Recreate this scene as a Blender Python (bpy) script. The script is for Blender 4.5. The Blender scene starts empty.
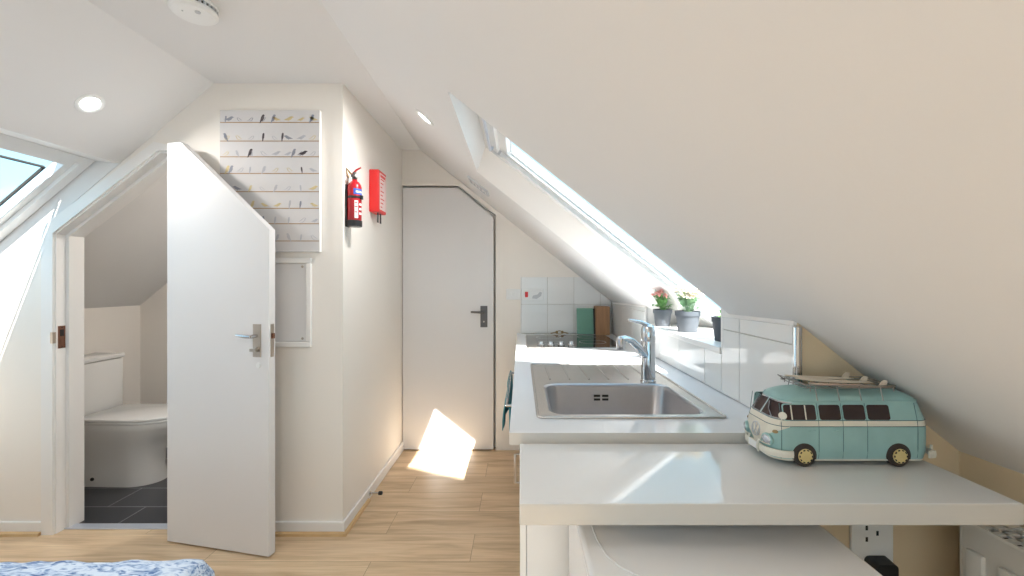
import bpy, bmesh, math, random
from mathutils import Vector, Matrix
random.seed(7)
SC = bpy.context.scene
COL = SC.collection
EYE = 1.33
R = math.radians

# ------------------------------------------------------------------ materials
def new_mat(name):
    m = bpy.data.materials.new(name); m.use_nodes = True
    nt = m.node_tree; b = nt.nodes['Principled BSDF']
    return m, nt, b

def mat(name, col, rough=0.5, metal=0.0, noise=0.0, nscale=40.0, bump=0.0, bscale=200.0, coat=0.0, spec=0.5):
    m, nt, b = new_mat(name)
    b.inputs['Base Color'].default_value = (*col, 1)
    b.inputs['Roughness'].default_value = rough
    b.inputs['Metallic'].default_value = metal
    b.inputs['Specular IOR Level'].default_value = spec
    if coat: b.inputs['Coat Weight'].default_value = coat; b.inputs['Coat Roughness'].default_value = 0.05
    tc = nt.nodes.new('ShaderNodeTexCoord')
    if noise:
        n = nt.nodes.new('ShaderNodeTexNoise'); n.inputs['Scale'].default_value = nscale; n.inputs['Detail'].default_value = 4
        nt.links.new(tc.outputs['Object'], n.inputs['Vector'])
        mx = nt.nodes.new('ShaderNodeMix'); mx.data_type = 'RGBA'
        mx.inputs[6].default_value = (*[c*(1-noise) for c in col], 1)
        mx.inputs[7].default_value = (*[min(1, c*(1+noise)) for c in col], 1)
        nt.links.new(n.outputs['Fac'], mx.inputs[0]); nt.links.new(mx.outputs[2], b.inputs['Base Color'])
    if bump:
        n2 = nt.nodes.new('ShaderNodeTexNoise'); n2.inputs['Scale'].default_value = bscale; n2.inputs['Detail'].default_value = 3
        nt.links.new(tc.outputs['Object'], n2.inputs['Vector'])
        bp = nt.nodes.new('ShaderNodeBump'); bp.inputs['Strength'].default_value = bump; bp.inputs['Distance'].default_value = 0.002
        nt.links.new(n2.outputs['Fac'], bp.inputs['Height']); nt.links.new(bp.outputs['Normal'], b.inputs['Normal'])
    return m

def emit(name, col, strength):
    m, nt, b = new_mat(name)
    b.inputs['Base Color'].default_value = (*col, 1)
    b.inputs['Emission Color'].default_value = (*col, 1)
    b.inputs['Emission Strength'].default_value = strength
    return m

M = {}
M['wall'] = mat('cream_wall_paint', (.86, .81, .752), .7, noise=.012, nscale=3, bump=.12, bscale=160)
M['ceil'] = mat('cream_ceiling_paint', (.765, .753, .745), .75, noise=.01, nscale=2, bump=.10, bscale=120)
M['tan'] = mat('shade_tinted_cream_paint', (.70, .565, .385), .7, noise=.015, nscale=3, bump=.12, bscale=160)  # cream wall paint with the shade under the slope put into its colour
M['trim'] = mat('white_gloss_paint', (.85, .825, .80), .3, noise=.01, nscale=8)
M['door'] = mat('white_satin_door_paint', (.75, .728, .722), .38, noise=.01, nscale=5, bump=.05, bscale=60)
M['upvc'] = mat('white_lacquer', (.86, .86, .86), .25, noise=.008, nscale=10)
M['oakbead'] = mat('oak_beading', (.60, .40, .20), .45, noise=.15, nscale=14)
M['worktop'] = mat('white_gloss_worktop', (.80, .81, .83), .10, noise=.008, nscale=5, spec=.6)
M['shelf'] = mat('white_gloss_shelf', (.78, .775, .765), .06, noise=.008, nscale=4, spec=.7)
M['edge'] = mat('grey_white_edge_band', (.64, .615, .575), .4, noise=.02, nscale=9)
M['tile'] = mat('white_glazed_tile', (.84, .835, .82), .07, noise=.01, nscale=6, bump=.05, bscale=14)
M['steel'] = mat('brushed_steel', (.60, .57, .54), .27, 1.0, noise=.05, nscale=30)
M['steelb'] = mat('satin_steel_bowl', (.42, .41, .42), .33, 1.0, noise=.05, nscale=30)
M['chrome'] = mat('polished_chrome', (.62, .63, .65), .10, 1.0, noise=.02, nscale=20)
M['nickel'] = mat('satin_nickel', (.50, .44, .38), .3, 1.0, noise=.04, nscale=25)
M['ironm'] = mat('dark_pewter', (.13, .12, .12), .4, .8, noise=.05, nscale=25)
M['black'] = mat('black_plastic', (.015, .015, .017), .4, noise=.1, nscale=30)
M['dark'] = mat('dark_gap', (.02, .018, .016), .8, noise=.1, nscale=9)
M['hobglass'] = mat('dark_hob_glass', (.05, .042, .036), .05, noise=.1, nscale=3)
M['towel'] = mat('turquoise_terry', (.05, .25, .30), .95, noise=.2, nscale=120, bump=.8, bscale=400)
M['red'] = mat('red_enamel', (.46, .010, .018), .3, noise=.04, nscale=12)
M['redbright'] = mat('bright_red_plastic', (.72, .02, .02), .35, noise=.03, nscale=12)
M['pinkwhite'] = mat('faded_print_white', (.88, .68, .66), .4, noise=.05, nscale=30)
M['white'] = mat('white_plastic', (.82, .82, .81), .35, noise=.01, nscale=15)
M['greyp'] = mat('pale_grey_plastic', (.55, .56, .58), .4, noise=.03, nscale=15)
M['blue'] = mat('blue_label_print', (.05, .12, .5), .4, noise=.05, nscale=15)
M['ceramic'] = mat('white_vitreous_china', (.78, .77, .75), .1, noise=.008, nscale=6)
M['seat'] = mat('white_toilet_seat', (.76, .75, .73), .18, noise=.008, nscale=6)
M['potgrey'] = mat('slate_grey_pot', (.085, .095, .11), .6, noise=.06, nscale=20)
M['soil'] = mat('dark_compost', (.05, .035, .025), .95, noise=.4, nscale=90)
M['leaf'] = mat('fresh_green_leaf', (.16, .36, .10), .5, noise=.3, nscale=25)
M['leafp'] = mat('pale_grey_green_leaf', (.30, .46, .27), .5, noise=.25, nscale=25)
M['petalp'] = mat('coral_pink_petal', (.88, .42, .38), .6, noise=.2, nscale=40)
M['petalc'] = mat('cream_blush_petal', (.90, .78, .64), .6, noise=.15, nscale=40)
M['canvas'] = mat('pale_lilac_canvas', (.66, .64, .64), .85, noise=.02, nscale=12, bump=.3, bscale=700)
M['canvasedge'] = mat('white_canvas_edge', (.84, .83, .82), .85, noise=.01, nscale=12)
M['pline'] = mat('brown_painted_line', (.42, .27, .15), .8, noise=.1, nscale=20)
M['bgrey'] = mat('grey_bird_ink', (.30, .31, .36), .8, noise=.2, nscale=40)
M['bpale'] = mat('pale_grey_bird_ink', (.49, .49, .53), .8, noise=.1, nscale=40)
M['bdark'] = mat('charcoal_bird_ink', (.12, .10, .11), .8, noise=.2, nscale=40)
M['byell'] = mat('yellow_bird_wash', (.66, .54, .30), .8, noise=.1, nscale=40)
M['vteal'] = mat('turquoise_enamel', (.30, .49, .475), .35, noise=.12, nscale=25)
M['vwhite'] = mat('aged_ivory_enamel', (.74, .70, .60), .4, noise=.06, nscale=30)
M['vglass'] = mat('dark_brown_toy_glass', (.035, .02, .02), .12, noise=.3, nscale=10)
M['tyre'] = mat('dark_brown_rubber', (.045, .032, .026), .7, noise=.15, nscale=60)
M['hub'] = mat('mustard_cream_hubcap', (.70, .55, .24), .4, noise=.1, nscale=60)
M['wire'] = mat('dull_grey_wire', (.30, .29, .27), .35, .8, noise=.1, nscale=60)
M['board'] = mat('cream_surfboard', (.72, .62, .50), .45, noise=.06, nscale=20)
M['boardp'] = mat('pink_beige_surfboard', (.64, .47, .38), .45, noise=.06, nscale=20)
M['vlines'] = mat('dark_teal_seam', (.06, .13, .14), .6, noise=.1, nscale=30)
M['silver'] = mat('silver_lens', (.6, .62, .66), .15, .7, noise=.05, nscale=60)
M['greenboard'] = mat('sea_green_board', (.16, .36, .27), .5, noise=.08, nscale=15)
M['brass'] = mat('aged_brass', (.35, .24, .12), .4, .8, noise=.1, nscale=40)
M['grout'] = mat('pale_grout', (.62, .59, .54), .9, noise=.05, nscale=60)
M['bronze'] = mat('brown_bronze', (.20, .09, .055), .45, .6, noise=.15, nscale=60)
M['rad'] = mat('white_radiator_enamel', (.74, .72, .68), .35, noise=.015, nscale=10)
M['alu'] = mat('pale_aluminium_threshold', (.62, .66, .74), .3, .5, noise=.04, nscale=40)

# chopping board wood
def wood_mat(name, c1, c2, scale=6, rough=.45):
    m, nt, b = new_mat(name)
    tc = nt.nodes.new('ShaderNodeTexCoord'); mp = nt.nodes.new('ShaderNodeMapping')
    mp.inputs['Scale'].default_value = (scale*4, scale*4, scale*.5)
    n = nt.nodes.new('ShaderNodeTexNoise'); n.inputs['Scale'].default_value = 2; n.inputs['Detail'].default_value = 6
    cr = nt.nodes.new('ShaderNodeValToRGB')
    cr.color_ramp.elements[0].position = .3; cr.color_ramp.elements[0].color = (*c1, 1)
    cr.color_ramp.elements[1].position = .7; cr.color_ramp.elements[1].color = (*c2, 1)
    nt.links.new(tc.outputs['Object'], mp.inputs['Vector']); nt.links.new(mp.outputs['Vector'], n.inputs['Vector'])
    nt.links.new(n.outputs['Fac'], cr.inputs['Fac']); nt.links.new(cr.outputs['Color'], b.inputs['Base Color'])
    b.inputs['Roughness'].default_value = rough
    return m
M['brownwood'] = wood_mat('warm_brown_wood', (.34, .17, .08), (.46, .25, .12))

# oak laminate planks running along X, rows of .222 along Y
def floor_mat():
    m, nt, b = new_mat('oak_laminate_planks')
    L = nt.links; N = nt.nodes.new
    tc = N('ShaderNodeTexCoord')
    mp = N('ShaderNodeMapping'); mp.inputs['Location'].default_value = (0.245, -2.234+2.22*3, 0)
    L.new(tc.outputs['Object'], mp.inputs['Vector'])
    br = N('ShaderNodeTexBrick'); br.offset = .37; br.offset_frequency = 2; br.squash = 1
    br.inputs['Scale'].default_value = 1; br.inputs['Brick Width'].default_value = 1.28; br.inputs['Row Height'].default_value = .222
    br.inputs['Mortar Size'].default_value = .0016; br.inputs['Mortar Smooth'].default_value = .3
    br.inputs['Color1'].default_value = (.0, 0, 0, 1); br.inputs['Color2'].default_value = (1, 1, 1, 1); br.inputs['Mortar'].default_value = (.5, .5, .5, 1)
    L.new(mp.outputs['Vector'], br.inputs['Vector'])
    # grain
    off = N('ShaderNodeVectorMath'); off.operation = 'MULTIPLY_ADD'
    off.inputs[1].default_value = (7, 13, 0); L.new(br.outputs['Color'], off.inputs[0]); L.new(tc.outputs['Object'], off.inputs[2])
    mp2 = N('ShaderNodeMapping'); mp2.inputs['Scale'].default_value = (1.3, 11, 1); L.new(off.outputs[0], mp2.inputs['Vector'])
    n1 = N('ShaderNodeTexNoise'); n1.inputs['Scale'].default_value = 1.6; n1.inputs['Detail'].default_value = 7; n1.inputs['Distortion'].default_value = .6
    L.new(mp2.outputs['Vector'], n1.inputs['Vector'])
    mp3 = N('ShaderNodeMapping'); mp3.inputs['Scale'].default_value = (3, 70, 1); L.new(off.outputs[0], mp3.inputs['Vector'])
    n2 = N('ShaderNodeTexNoise'); n2.inputs['Scale'].default_value = 1.5; n2.inputs['Detail'].default_value = 3; L.new(mp3.outputs['Vector'], n2.inputs['Vector'])
    cr = N('ShaderNodeValToRGB')
    e = cr.color_ramp.elements; e[0].position = .25; e[0].color = (.49, .335, .195, 1); e[1].position = .75; e[1].color = (.80, .61, .41, 1)
    e2 = e.new(.48); e2.color = (.71, .515, .325, 1)
    L.new(n1.outputs['Fac'], cr.inputs['Fac'])
    mx = N('ShaderNodeMix'); mx.data_type = 'RGBA'; mx.blend_type = 'MULTIPLY'; mx.inputs[0].default_value = .35
    cr2 = N('ShaderNodeValToRGB'); cr2.color_ramp.elements[0].position = .35; cr2.color_ramp.elements[0].color = (.62, .58, .54, 1); cr2.color_ramp.elements[1].position = .6
    L.new(n2.outputs['Fac'], cr2.inputs['Fac']); L.new(cr.outputs['Color'], mx.inputs[6]); L.new(cr2.outputs['Color'], mx.inputs[7])
    # per plank tone
    mx3 = N('ShaderNodeMix'); mx3.data_type = 'RGBA'; mx3.blend_type = 'MULTIPLY'; mx3.inputs[0].default_value = 1
    cr3 = N('ShaderNodeValToRGB'); cr3.color_ramp.elements[0].color = (.88, .87, .85, 1); cr3.color_ramp.elements[1].color = (1.0, 1.0, 1.0, 1)
    L.new(br.outputs['Color'], cr3.inputs['Fac']); L.new(mx.outputs[2], mx3.inputs[6]); L.new(cr3.outputs['Color'], mx3.inputs[7])
    mx2 = N('ShaderNodeMix'); mx2.data_type = 'RGBA'; mx2.inputs[7].default_value = (.22, .14, .08, 1)
    mul = N('ShaderNodeMath'); mul.operation = 'MULTIPLY'; mul.inputs[1].default_value = .75
    L.new(br.outputs['Fac'], mul.inputs[0]); L.new(mul.outputs[0], mx2.inputs[0]); L.new(mx3.outputs[2], mx2.inputs[6])
    L.new(mx2.outputs[2], b.inputs['Base Color'])
    b.inputs['Roughness'].default_value = .30
    bp = N('ShaderNodeBump'); bp.inputs['Strength'].default_value = .12; bp.inputs['Distance'].default_value = .002; bp.invert = True
    L.new(br.outputs['Fac'], bp.inputs['Height']); L.new(bp.outputs['Normal'], b.inputs['Normal'])
    return m
M['floor'] = floor_mat()

def slate_mat():
    m, nt, b = new_mat('dark_slate_tiles')
    L = nt.links; N = nt.nodes.new
    tc = N('ShaderNodeTexCoord'); mp = N('ShaderNodeMapping'); mp.inputs['Location'].default_value = (.17, .02, 0)
    L.new(tc.outputs['Object'], mp.inputs['Vector'])
    br = N('ShaderNodeTexBrick'); br.offset = .5
    br.inputs['Scale'].default_value = 1; br.inputs['Brick Width'].default_value = .46; br.inputs['Row Height'].default_value = .23
    br.inputs['Mortar Size'].default_value = .002
    br.inputs['Color1'].default_value = (.028, .030, .036, 1); br.inputs['Color2'].default_value = (.042, .044, .052, 1); br.inputs['Mortar'].default_value = (.42, .42, .42, 1)
    L.new(mp.outputs['Vector'], br.inputs['Vector']); L.new(br.outputs['Color'], b.inputs['Base Color'])
    b.inputs['Roughness'].default_value = .3
    return m
M['slate'] = slate_mat()

def throw_mat():
    m, nt, b = new_mat('blue_white_marled_cloth')
    L = nt.links; N = nt.nodes.new
    tc = N('ShaderNodeTexCoord'); mp = N('ShaderNodeMapping'); mp.inputs['Scale'].default_value = (9, 30, 30); mp.inputs['Rotation'].default_value = (0, 0, .35)
    L.new(tc.outputs['Object'], mp.inputs['Vector'])
    n = N('ShaderNodeTexNoise'); n.inputs['Scale'].default_value = 2.2; n.inputs['Detail'].default_value = 6; n.inputs['Distortion'].default_value = 1.6
    L.new(mp.outputs['Vector'], n.inputs['Vector'])
    cr = N('ShaderNodeValToRGB'); e = cr.color_ramp.elements
    e[0].position = .36; e[0].color = (.10, .18, .40, 1); e[1].position = .56; e[1].color = (.68, .77, .90, 1)
    e2 = e.new(.46); e2.color = (.38, .50, .70, 1)
    L.new(n.outputs['Fac'], cr.inputs['Fac']); L.new(cr.outputs['Color'], b.inputs['Base Color'])
    b.inputs['Roughness'].default_value = .95
    bp = N('ShaderNodeBump'); bp.inputs['Strength'].default_value = .9; bp.inputs['Distance'].default_value = .006
    L.new(n.outputs['Fac'], bp.inputs['Height']); L.new(bp.outputs['Normal'], b.inputs['Normal'])
    return m
M['throw'] = throw_mat()

def glass_mat():
    m = bpy.data.materials.new('thin_window_glass'); m.use_nodes = True
    nt = m.node_tree; nt.nodes.clear(); N = nt.nodes.new
    out = N('ShaderNodeOutputMaterial'); mx = N('ShaderNodeMixShader'); t = N('ShaderNodeBsdfTransparent'); g = N('ShaderNodeBsdfGlossy'); f = None
    t.inputs['Color'].default_value = (.97, .985, .985, 1); g.inputs['Roughness'].default_value = 0.0
    geo = N('ShaderNodeNewGeometry'); dt = N('ShaderNodeVectorMath'); dt.operation = 'DOT_PRODUCT'
    nt.links.new(geo.outputs['Incoming'], dt.inputs[0]); nt.links.new(geo.outputs['Normal'], dt.inputs[1])
    ab = N('ShaderNodeMath'); ab.operation = 'ABSOLUTE'; nt.links.new(dt.outputs['Value'], ab.inputs[0])
    iv = N('ShaderNodeMath'); iv.operation = 'SUBTRACT'; iv.inputs[0].default_value = 1; nt.links.new(ab.outputs[0], iv.inputs[1])
    pw = N('ShaderNodeMath'); pw.operation = 'POWER'; pw.inputs[1].default_value = 5; nt.links.new(iv.outputs[0], pw.inputs[0])
    f = N('ShaderNodeMath'); f.operation = 'MULTIPLY_ADD'; f.inputs[1].default_value = .5; f.inputs[2].default_value = .03; nt.links.new(pw.outputs[0], f.inputs[0])
    nt.links.new(f.outputs[0], mx.inputs[0]); nt.links.new(t.outputs[0], mx.inputs[1]); nt.links.new(g.outputs[0], mx.inputs[2]); nt.links.new(mx.outputs[0], out.inputs[0])
    return m
M['glass'] = glass_mat()
M['lens'] = emit('lit_downlight_lens', (.93, 1.0, .98), 6.0)

# ------------------------------------------------------------------ mesh helper
OFF = {}
class MB:
    def __init__(s): s.bm = bmesh.new()
    def _set(s, faces, mi):
        for f in faces: f.material_index = mi
    def face(s, pts, mi=0):
        f = s.bm.faces.new([s.bm.verts.new(p) for p in pts]); f.material_index = mi; return f
    def box(s, x0, x1, y0, y1, z0, z1, mi=0, bev=0.0, seg=2, mtx=None):
        r = bmesh.ops.create_cube(s.bm, size=1)
        c = Vector(((x0+x1)/2, (y0+y1)/2, (z0+z1)/2)); d = (x1-x0, y1-y0, z1-z0)
        for v in r['verts']:
            v.co = Vector((v.co.x*d[0], v.co.y*d[1], v.co.z*d[2])) + c
        fs = set(f for v in r['verts'] for f in v.link_faces); s._set(fs, mi)
        vs = r['verts']
        if bev:
            es = list(set(e for v in r['verts'] for e in v.link_edges))
            q = bmesh.ops.bevel(s.bm, geom=es, offset=bev, segments=seg, affect='EDGES', profile=.5)
            s._set(q['faces'], mi); vs = list(set(list(q['verts']) + [v for v in vs if v.is_valid]))
        if mtx is not None:
            for v in vs: v.co = mtx @ v.co
        return s
    def prism(s, pts, off, mi=0, mi_side=None):
        a = [s.bm.verts.new(p) for p in pts]; b = [s.bm.verts.new(Vector(p)+Vector(off)) for p in pts]
        n = len(a); fs = [s.bm.faces.new(a), s.bm.faces.new(b[::-1])]
        for f in fs: f.material_index = mi
        for i in range(n):
            f = s.bm.faces.new((a[i], b[i], b[(i+1) % n], a[(i+1) % n])); f.material_index = mi if mi_side is None else mi_side
        return s
    def loft(s, rings, mi=0, cap0=True, cap1=True, fmat=None):
        vr = [[s.bm.verts.new(p) for p in r] for r in rings]; n = len(rings[0])
        for i in range(len(vr)-1):
            for j in range(n):
                f = s.bm.faces.new((vr[i][j], vr[i][(j+1) % n], vr[i+1][(j+1) % n], vr[i+1][j]))
                f.material_index = fmat(i, j, f) if fmat else mi
        if cap0: s.bm.faces.new(vr[0][::-1]).material_index = mi
        if cap1: s.bm.faces.new(vr[-1]).material_index = mi
        return s
    def lathe(s, prof, c, n=24, axis='z', mi=0, cap0=True, cap1=True):
        c = Vector(c); rings = []
        for r, h in prof:
            ring = []
            for k in range(n):
                a = 2*math.pi*k/n; u, v = r*math.cos(a), r*math.sin(a)
                if axis == 'z': p = Vector((u, v, h))
                elif axis == 'y': p = Vector((u, h, -v))
                elif axis == 'x': p = Vector((h, u, v))
                else: p = axis @ Vector((u, v, h))
                ring.append(c+p)
            rings.append(ring)
        return s.loft(rings, mi, cap0, cap1)
    def tube(s, pts, r, n=8, mi=0, closed=False):
        pts = [Vector(p) for p in pts]; m = len(pts); rings = []
        rr = r if isinstance(r, (list, tuple)) else [r]*m
        up = None
        for i, p in enumerate(pts):
            if closed: t = pts[(i+1) % m]-pts[i-1]
            else: t = pts[min(i+1, m-1)]-pts[max(i-1, 0)]
            t.normalize()
            if up is None:
                up = Vector((0, 0, 1)) if abs(t.z) < .9 else Vector((1, 0, 0))
            a = up - t*up.dot(t)
            if a.length < 1e-4: a = t.orthogonal()
            a.normalize(); b = t.cross(a); up = a
            rings.append([p + a*rr[i]*math.cos(2*math.pi*k/n) + b*rr[i]*math.sin(2*math.pi*k/n) for k in range(n)])
        if closed: rings.append(rings[0])
        return s.loft(rings, mi, not closed, not closed)
    def ell(s, c, r, mi=0, u=12, v=8, mtx=None):
        q = bmesh.ops.create_uvsphere(s.bm, u_segments=u, v_segments=v, radius=1)
        for w in q['verts']:
            p = Vector((w.co.x*r[0], w.co.y*r[1], w.co.z*r[2]))
            if mtx is not None: p = mtx @ p
            w.co = p + Vector(c)
        s._set(set(f for w in q['verts'] for f in w.link_faces), mi); return s
    def build(s, name, mats, parent=None, origin=None, smooth=False, ang=None):
        if not isinstance(mats, (list, tuple)): mats = [mats]
        o = Vector(OFF[parent.name]) if parent is not None else Vector(origin or (0, 0, 0))
        bmesh.ops.remove_doubles(s.bm, verts=s.bm.verts, dist=1e-6)
        bmesh.ops.recalc_face_normals(s.bm, faces=s.bm.faces)
        for v in s.bm.verts: v.co -= o
        me = bpy.data.meshes.new(name); s.bm.to_mesh(me); s.bm.free()
        for m in mats: me.materials.append(m)
        if smooth or ang:
            for p in me.polygons: p.use_smooth = True
            me.set_sharp_from_angle(angle=R(ang or 40))
        ob = bpy.data.objects.new(name, me); COL.objects.link(ob)
        if parent is not None: ob.parent = parent
        else: ob.location = o
        OFF[ob.name] = tuple(o)
        return ob

def tag(o, label=None, cat=None, group=None, kind=None):
    if label: o['label'] = label
    if cat: o['category'] = cat
    if group: o['group'] = group
    if kind: o['kind'] = kind
    return o
def thing(name, loc, label, cat, group=None):
    o = bpy.data.objects.new(name, None); COL.objects.link(o); o.location = loc; o.empty_display_size = .05
    OFF[o.name] = tuple(loc); return tag(o, label, cat, group)
def struct(o): o['kind'] = 'structure'; return o
def copy_thing(o, delta, label):
    """copy a thing with its parts and sub-parts, moved by delta"""
    r = o.copy(); COL.objects.link(r); r.location = Vector(o.location)+Vector(delta); r['label'] = label
    OFF[r.name] = tuple(r.location)
    def rec(a, b):
        for ch in list(a.children):
            c = ch.copy(); COL.objects.link(c); c.parent = b; rec(ch, c)
    rec(o, r); return r

def grid_slab(mb, us, vs, solid, P, mi=0):
    """cells of a slab with holes; P(u,v,k) k=0 bottom,1 top"""
    nu, nv = len(us)-1, len(vs)-1
    ok = lambda i, j: 0 <= i < nu and 0 <= j < nv and solid(i, j)
    for i in range(nu):
        for j in range(nv):
            if not ok(i, j): continue
            a = [(us[i], vs[j]), (us[i+1], vs[j]), (us[i+1], vs[j+1]), (us[i], vs[j+1])]
            mb.face([P(u, v, 0) for u, v in a], mi); mb.face([P(u, v, 1) for u, v in a[::-1]], mi)
            for k, (di, dj) in enumerate(((0, -1), (1, 0), (0, 1), (-1, 0))):
                if not ok(i+di, j+dj):
                    p, q = a[k], a[(k+1) % 4]
                    mb.face([P(*p, 0), P(*p, 1), P(*q, 1), P(*q, 0)], mi)

def clip(poly, f):
    out = []
    for i in range(len(poly)):
        a, b = poly[i], poly[(i+1) % len(poly)]; fa, fb = f(a), f(b)
        if fa <= 0: out.append(a)
        if (fa < 0 < fb) or (fb < 0 < fa):
            t = fa/(fa-fb); out.append(tuple(a[k]+(b[k]-a[k])*t for k in range(2)))
    return out

# ------------------------------------------------------------------ key planes
MR, ML = .793, .85
def zr(x, y): return 1.83 - .02*y - MR*x            # right roof slope
def zl(x): return 3.791 + ML*x                      # left roof slope
NR = Vector((MR, .02, 1)).normalized(); NL = Vector((-ML, 0, 1)).normalized()
CZ = 2.40
YB = -3.0      # rear wall
YW = 2.24      # wall with the washroom door
YF = 3.36      # kitchen end wall
YT = 1.112     # end of tiled wall
XT = .733      # face of block behind the tiles
XK = 1.16      # low side wall on the right
XL = -.95      # corridor wall
XKL = -3.10    # low wall on the left

# ------------------------------------------------------------------ shell
mb = MB(); mb.box(-3.3, 1.5, YB-.1, YW+.06, -.08, 0); mb.box(-1.07, 1.5, YW+.06, YF+.2, -.08, 0)
struct(mb.build('floor', M['floor']))
mb = MB(); mb.box(-3.3, -1.07, YW+.06, 3.55, -.08, -.001)
struct(mb.build('floor_washroom', M['slate']))
mb = MB(); mb.box(-1.78, -.62, YB-.1, 3.6, CZ, CZ+.12)
struct(mb.build('ceiling', M['ceil']))

# right slope slab with roof windows
TR = .20
HR = (-.255, 1.12, 1.46, 2.45)      # x0,x1,y0,y1 of visible opening
HR2 = (-.24, .9, -1.9, -.9)       # further window, added behind the viewer for more light
us = [-.90, -.255, .9, 1.12, 1.40]; vs = [YB-.1, -1.9, -.9, 1.465, 2.45, 3.6]
def PR(u, v, k):
    p = Vector((u, v, zr(u, v)))
    return p + NR*(TR if k else 0)
mb = MB(); grid_slab(mb, us, vs, lambda i, j: not ((j == 3 and i in (1, 2)) or (j == 1 and i == 1)), PR)
struct(mb.build('ceiling_slope_right', M['ceil']))

# left slope slab
HL = (-3.0, -2.14, 1.02, 2.237)
us = [-3.35, -3.0, -2.14, -1.55]; vs = [YB-.1, -1.9, -.9, 1.02, 2.237, 3.6]
def PL(u, v, k): return Vector((u, v, zl(u))) + NL*(TR if k else 0)
mb = MB(); grid_slab(mb, us, vs, lambda i, j: not (i == 1 and j in (1, 3)), PL)
struct(mb.build('ceiling_slope_left', M['ceil']))
# horizontal head lining of the left window
A = Vector((-2.14, 1.02, zl(-2.14))); B = A+Vector((-.137, 0, .016)); C = A+NL*TR
mb = MB(); mb.prism([A, B, C], (0, 1.217, 0)); struct(mb.build('trim_1', M['trim']))

# left low wall
mb = MB(); mb.box(XKL-.1, XKL, YB-.1, 3.55, 0, 1.2); struct(mb.build('wall_left', M['wall']))
# washroom door wall
mb = MB()
dx0, dx1 = -2.487, -1.83
xk = -1.925
mb.prism([(XKL-.1, YW, 0), (dx0, YW, 0), (dx0, YW, 1.60), (dx0, YW, zl(dx0)+.03), (XKL-.1, YW, zl(XKL-.1)+.03)], (0, .12, 0))
mb.prism([(dx0, YW, 1.60), (xk, YW, 2.040), (dx1, YW, 2.040), (dx1, YW, zl(dx1)+.03), (dx0, YW, zl(dx0)+.03)], (0, .12, 0))
mb.prism([(dx1, YW, 0), (XL, YW, 0), (XL, YW, CZ+.02), (-1.64, YW, CZ+.02), (dx1, YW, zl(dx1)+.03)], (0, .12, 0))
struct(mb.build('wall_front', M['wall']))
# corridor wall
mb = MB(); mb.box(XL-.12, XL-.0005, YW+.12, 3.6, 0, CZ+.02); struct(mb.build('wall_corridor', M['wall']))
# washroom far wall
mb = MB(); mb.prism([(XKL-.1, 3.42, 0), (XL-.12, 3.42, 0), (XL-.12, 3.42, CZ), (-1.64, 3.42, CZ), (XKL-.1, 3.42, zl(XKL-.1)+.03)], (0, .1, 0)); struct(mb.build('wall_washroom', M['wall']))
# kitchen end wall with door opening
ex0, ex1, ez, exk, ezr = -.944, -.214, 2.106, -.506, 1.874
mb = MB()
mb.prism([(XL-.02, YF, ez+.012), (exk+.004, YF, ez+.012), (exk+.004, YF, CZ), (XL-.02, YF, CZ)], (0, .18, 0))
mb.prism([(exk+.004, YF, ez+.012), (ex1+.012, YF, ezr+.006), (ex1+.012, YF, zr(ex1, YF)+.06), (exk+.004, YF, CZ)], (0, .18, 0))
mb.prism([(ex1+.012, YF, 0), (1.45, YF, 0), (1.45, YF, zr(1.45, YF)+.05), (ex1+.012, YF, zr(ex1+.012, YF)+.05)], (0, .18, 0))
mb.box(XL-.02, ex1+.02, YF+.06, YF+.18, 0, 2.2)
struct(mb.build('wall_back', M['wall']))
# block carrying tiles, with sill
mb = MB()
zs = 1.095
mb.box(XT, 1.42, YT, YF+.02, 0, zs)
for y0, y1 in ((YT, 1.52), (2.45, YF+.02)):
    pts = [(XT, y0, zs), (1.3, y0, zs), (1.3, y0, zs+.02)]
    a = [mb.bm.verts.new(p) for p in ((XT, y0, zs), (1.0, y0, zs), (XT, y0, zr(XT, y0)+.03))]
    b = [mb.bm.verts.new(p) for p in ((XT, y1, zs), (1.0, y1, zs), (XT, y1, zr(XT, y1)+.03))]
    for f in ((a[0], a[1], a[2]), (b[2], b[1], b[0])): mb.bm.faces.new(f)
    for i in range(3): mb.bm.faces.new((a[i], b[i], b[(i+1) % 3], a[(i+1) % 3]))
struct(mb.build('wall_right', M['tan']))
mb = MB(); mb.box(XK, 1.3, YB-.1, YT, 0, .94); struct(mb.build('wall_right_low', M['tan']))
# rear wall; its wide window is added out of view as fill light
mb = MB()
mb.box(XKL-.1, -2.05, YB-.1, YB, 0, 2.1); mb.box(.75, 1.4, YB-.1, YB, 0, 1.3)
mb.box(-2.05, .75, YB-.1, YB, 0, .35); mb.box(-2.05, .75, YB-.1, YB, 1.7, 2.5)
struct(mb.build('wall_rear', M['wall']))
win = MB()
for x0, x1, z0, z1 in ((-2.05, .75, .35, .42), (-2.05, .75, 1.63, 1.70), (-2.05, -1.98, .42, 1.63), (.68, .75, .42, 1.63), (-.69, -.61, .42, 1.63)):
    win.box(x0, x1, YB-.09, YB-.02, z0, z1, bev=.006)
w3 = struct(win.build('added_window_3', M['upvc']))
p = MB(); p.box(-1.98, -.69, YB-.06, YB-.05, .42, 1.63); p.box(-.61, .68, YB-.06, YB-.05, .42, 1.63); p.build('pane', M['glass'], w3)

# splayed lining, far side of right roof window
def RP(x, y, w): return Vector((x, y, zr(x, y))) + NR*w
mb = MB(); r0, r1 = [], []
for x, r in ((-.255, r0), (1.12, r1)):
    for y, w in ((2.451, 0), (2.25, .10), (2.25, TR), (2.451, TR)): r.append(RP(x, y, w))
mb.loft([r0, r1]); struct(mb.build('trim_2', M['trim']))
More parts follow.
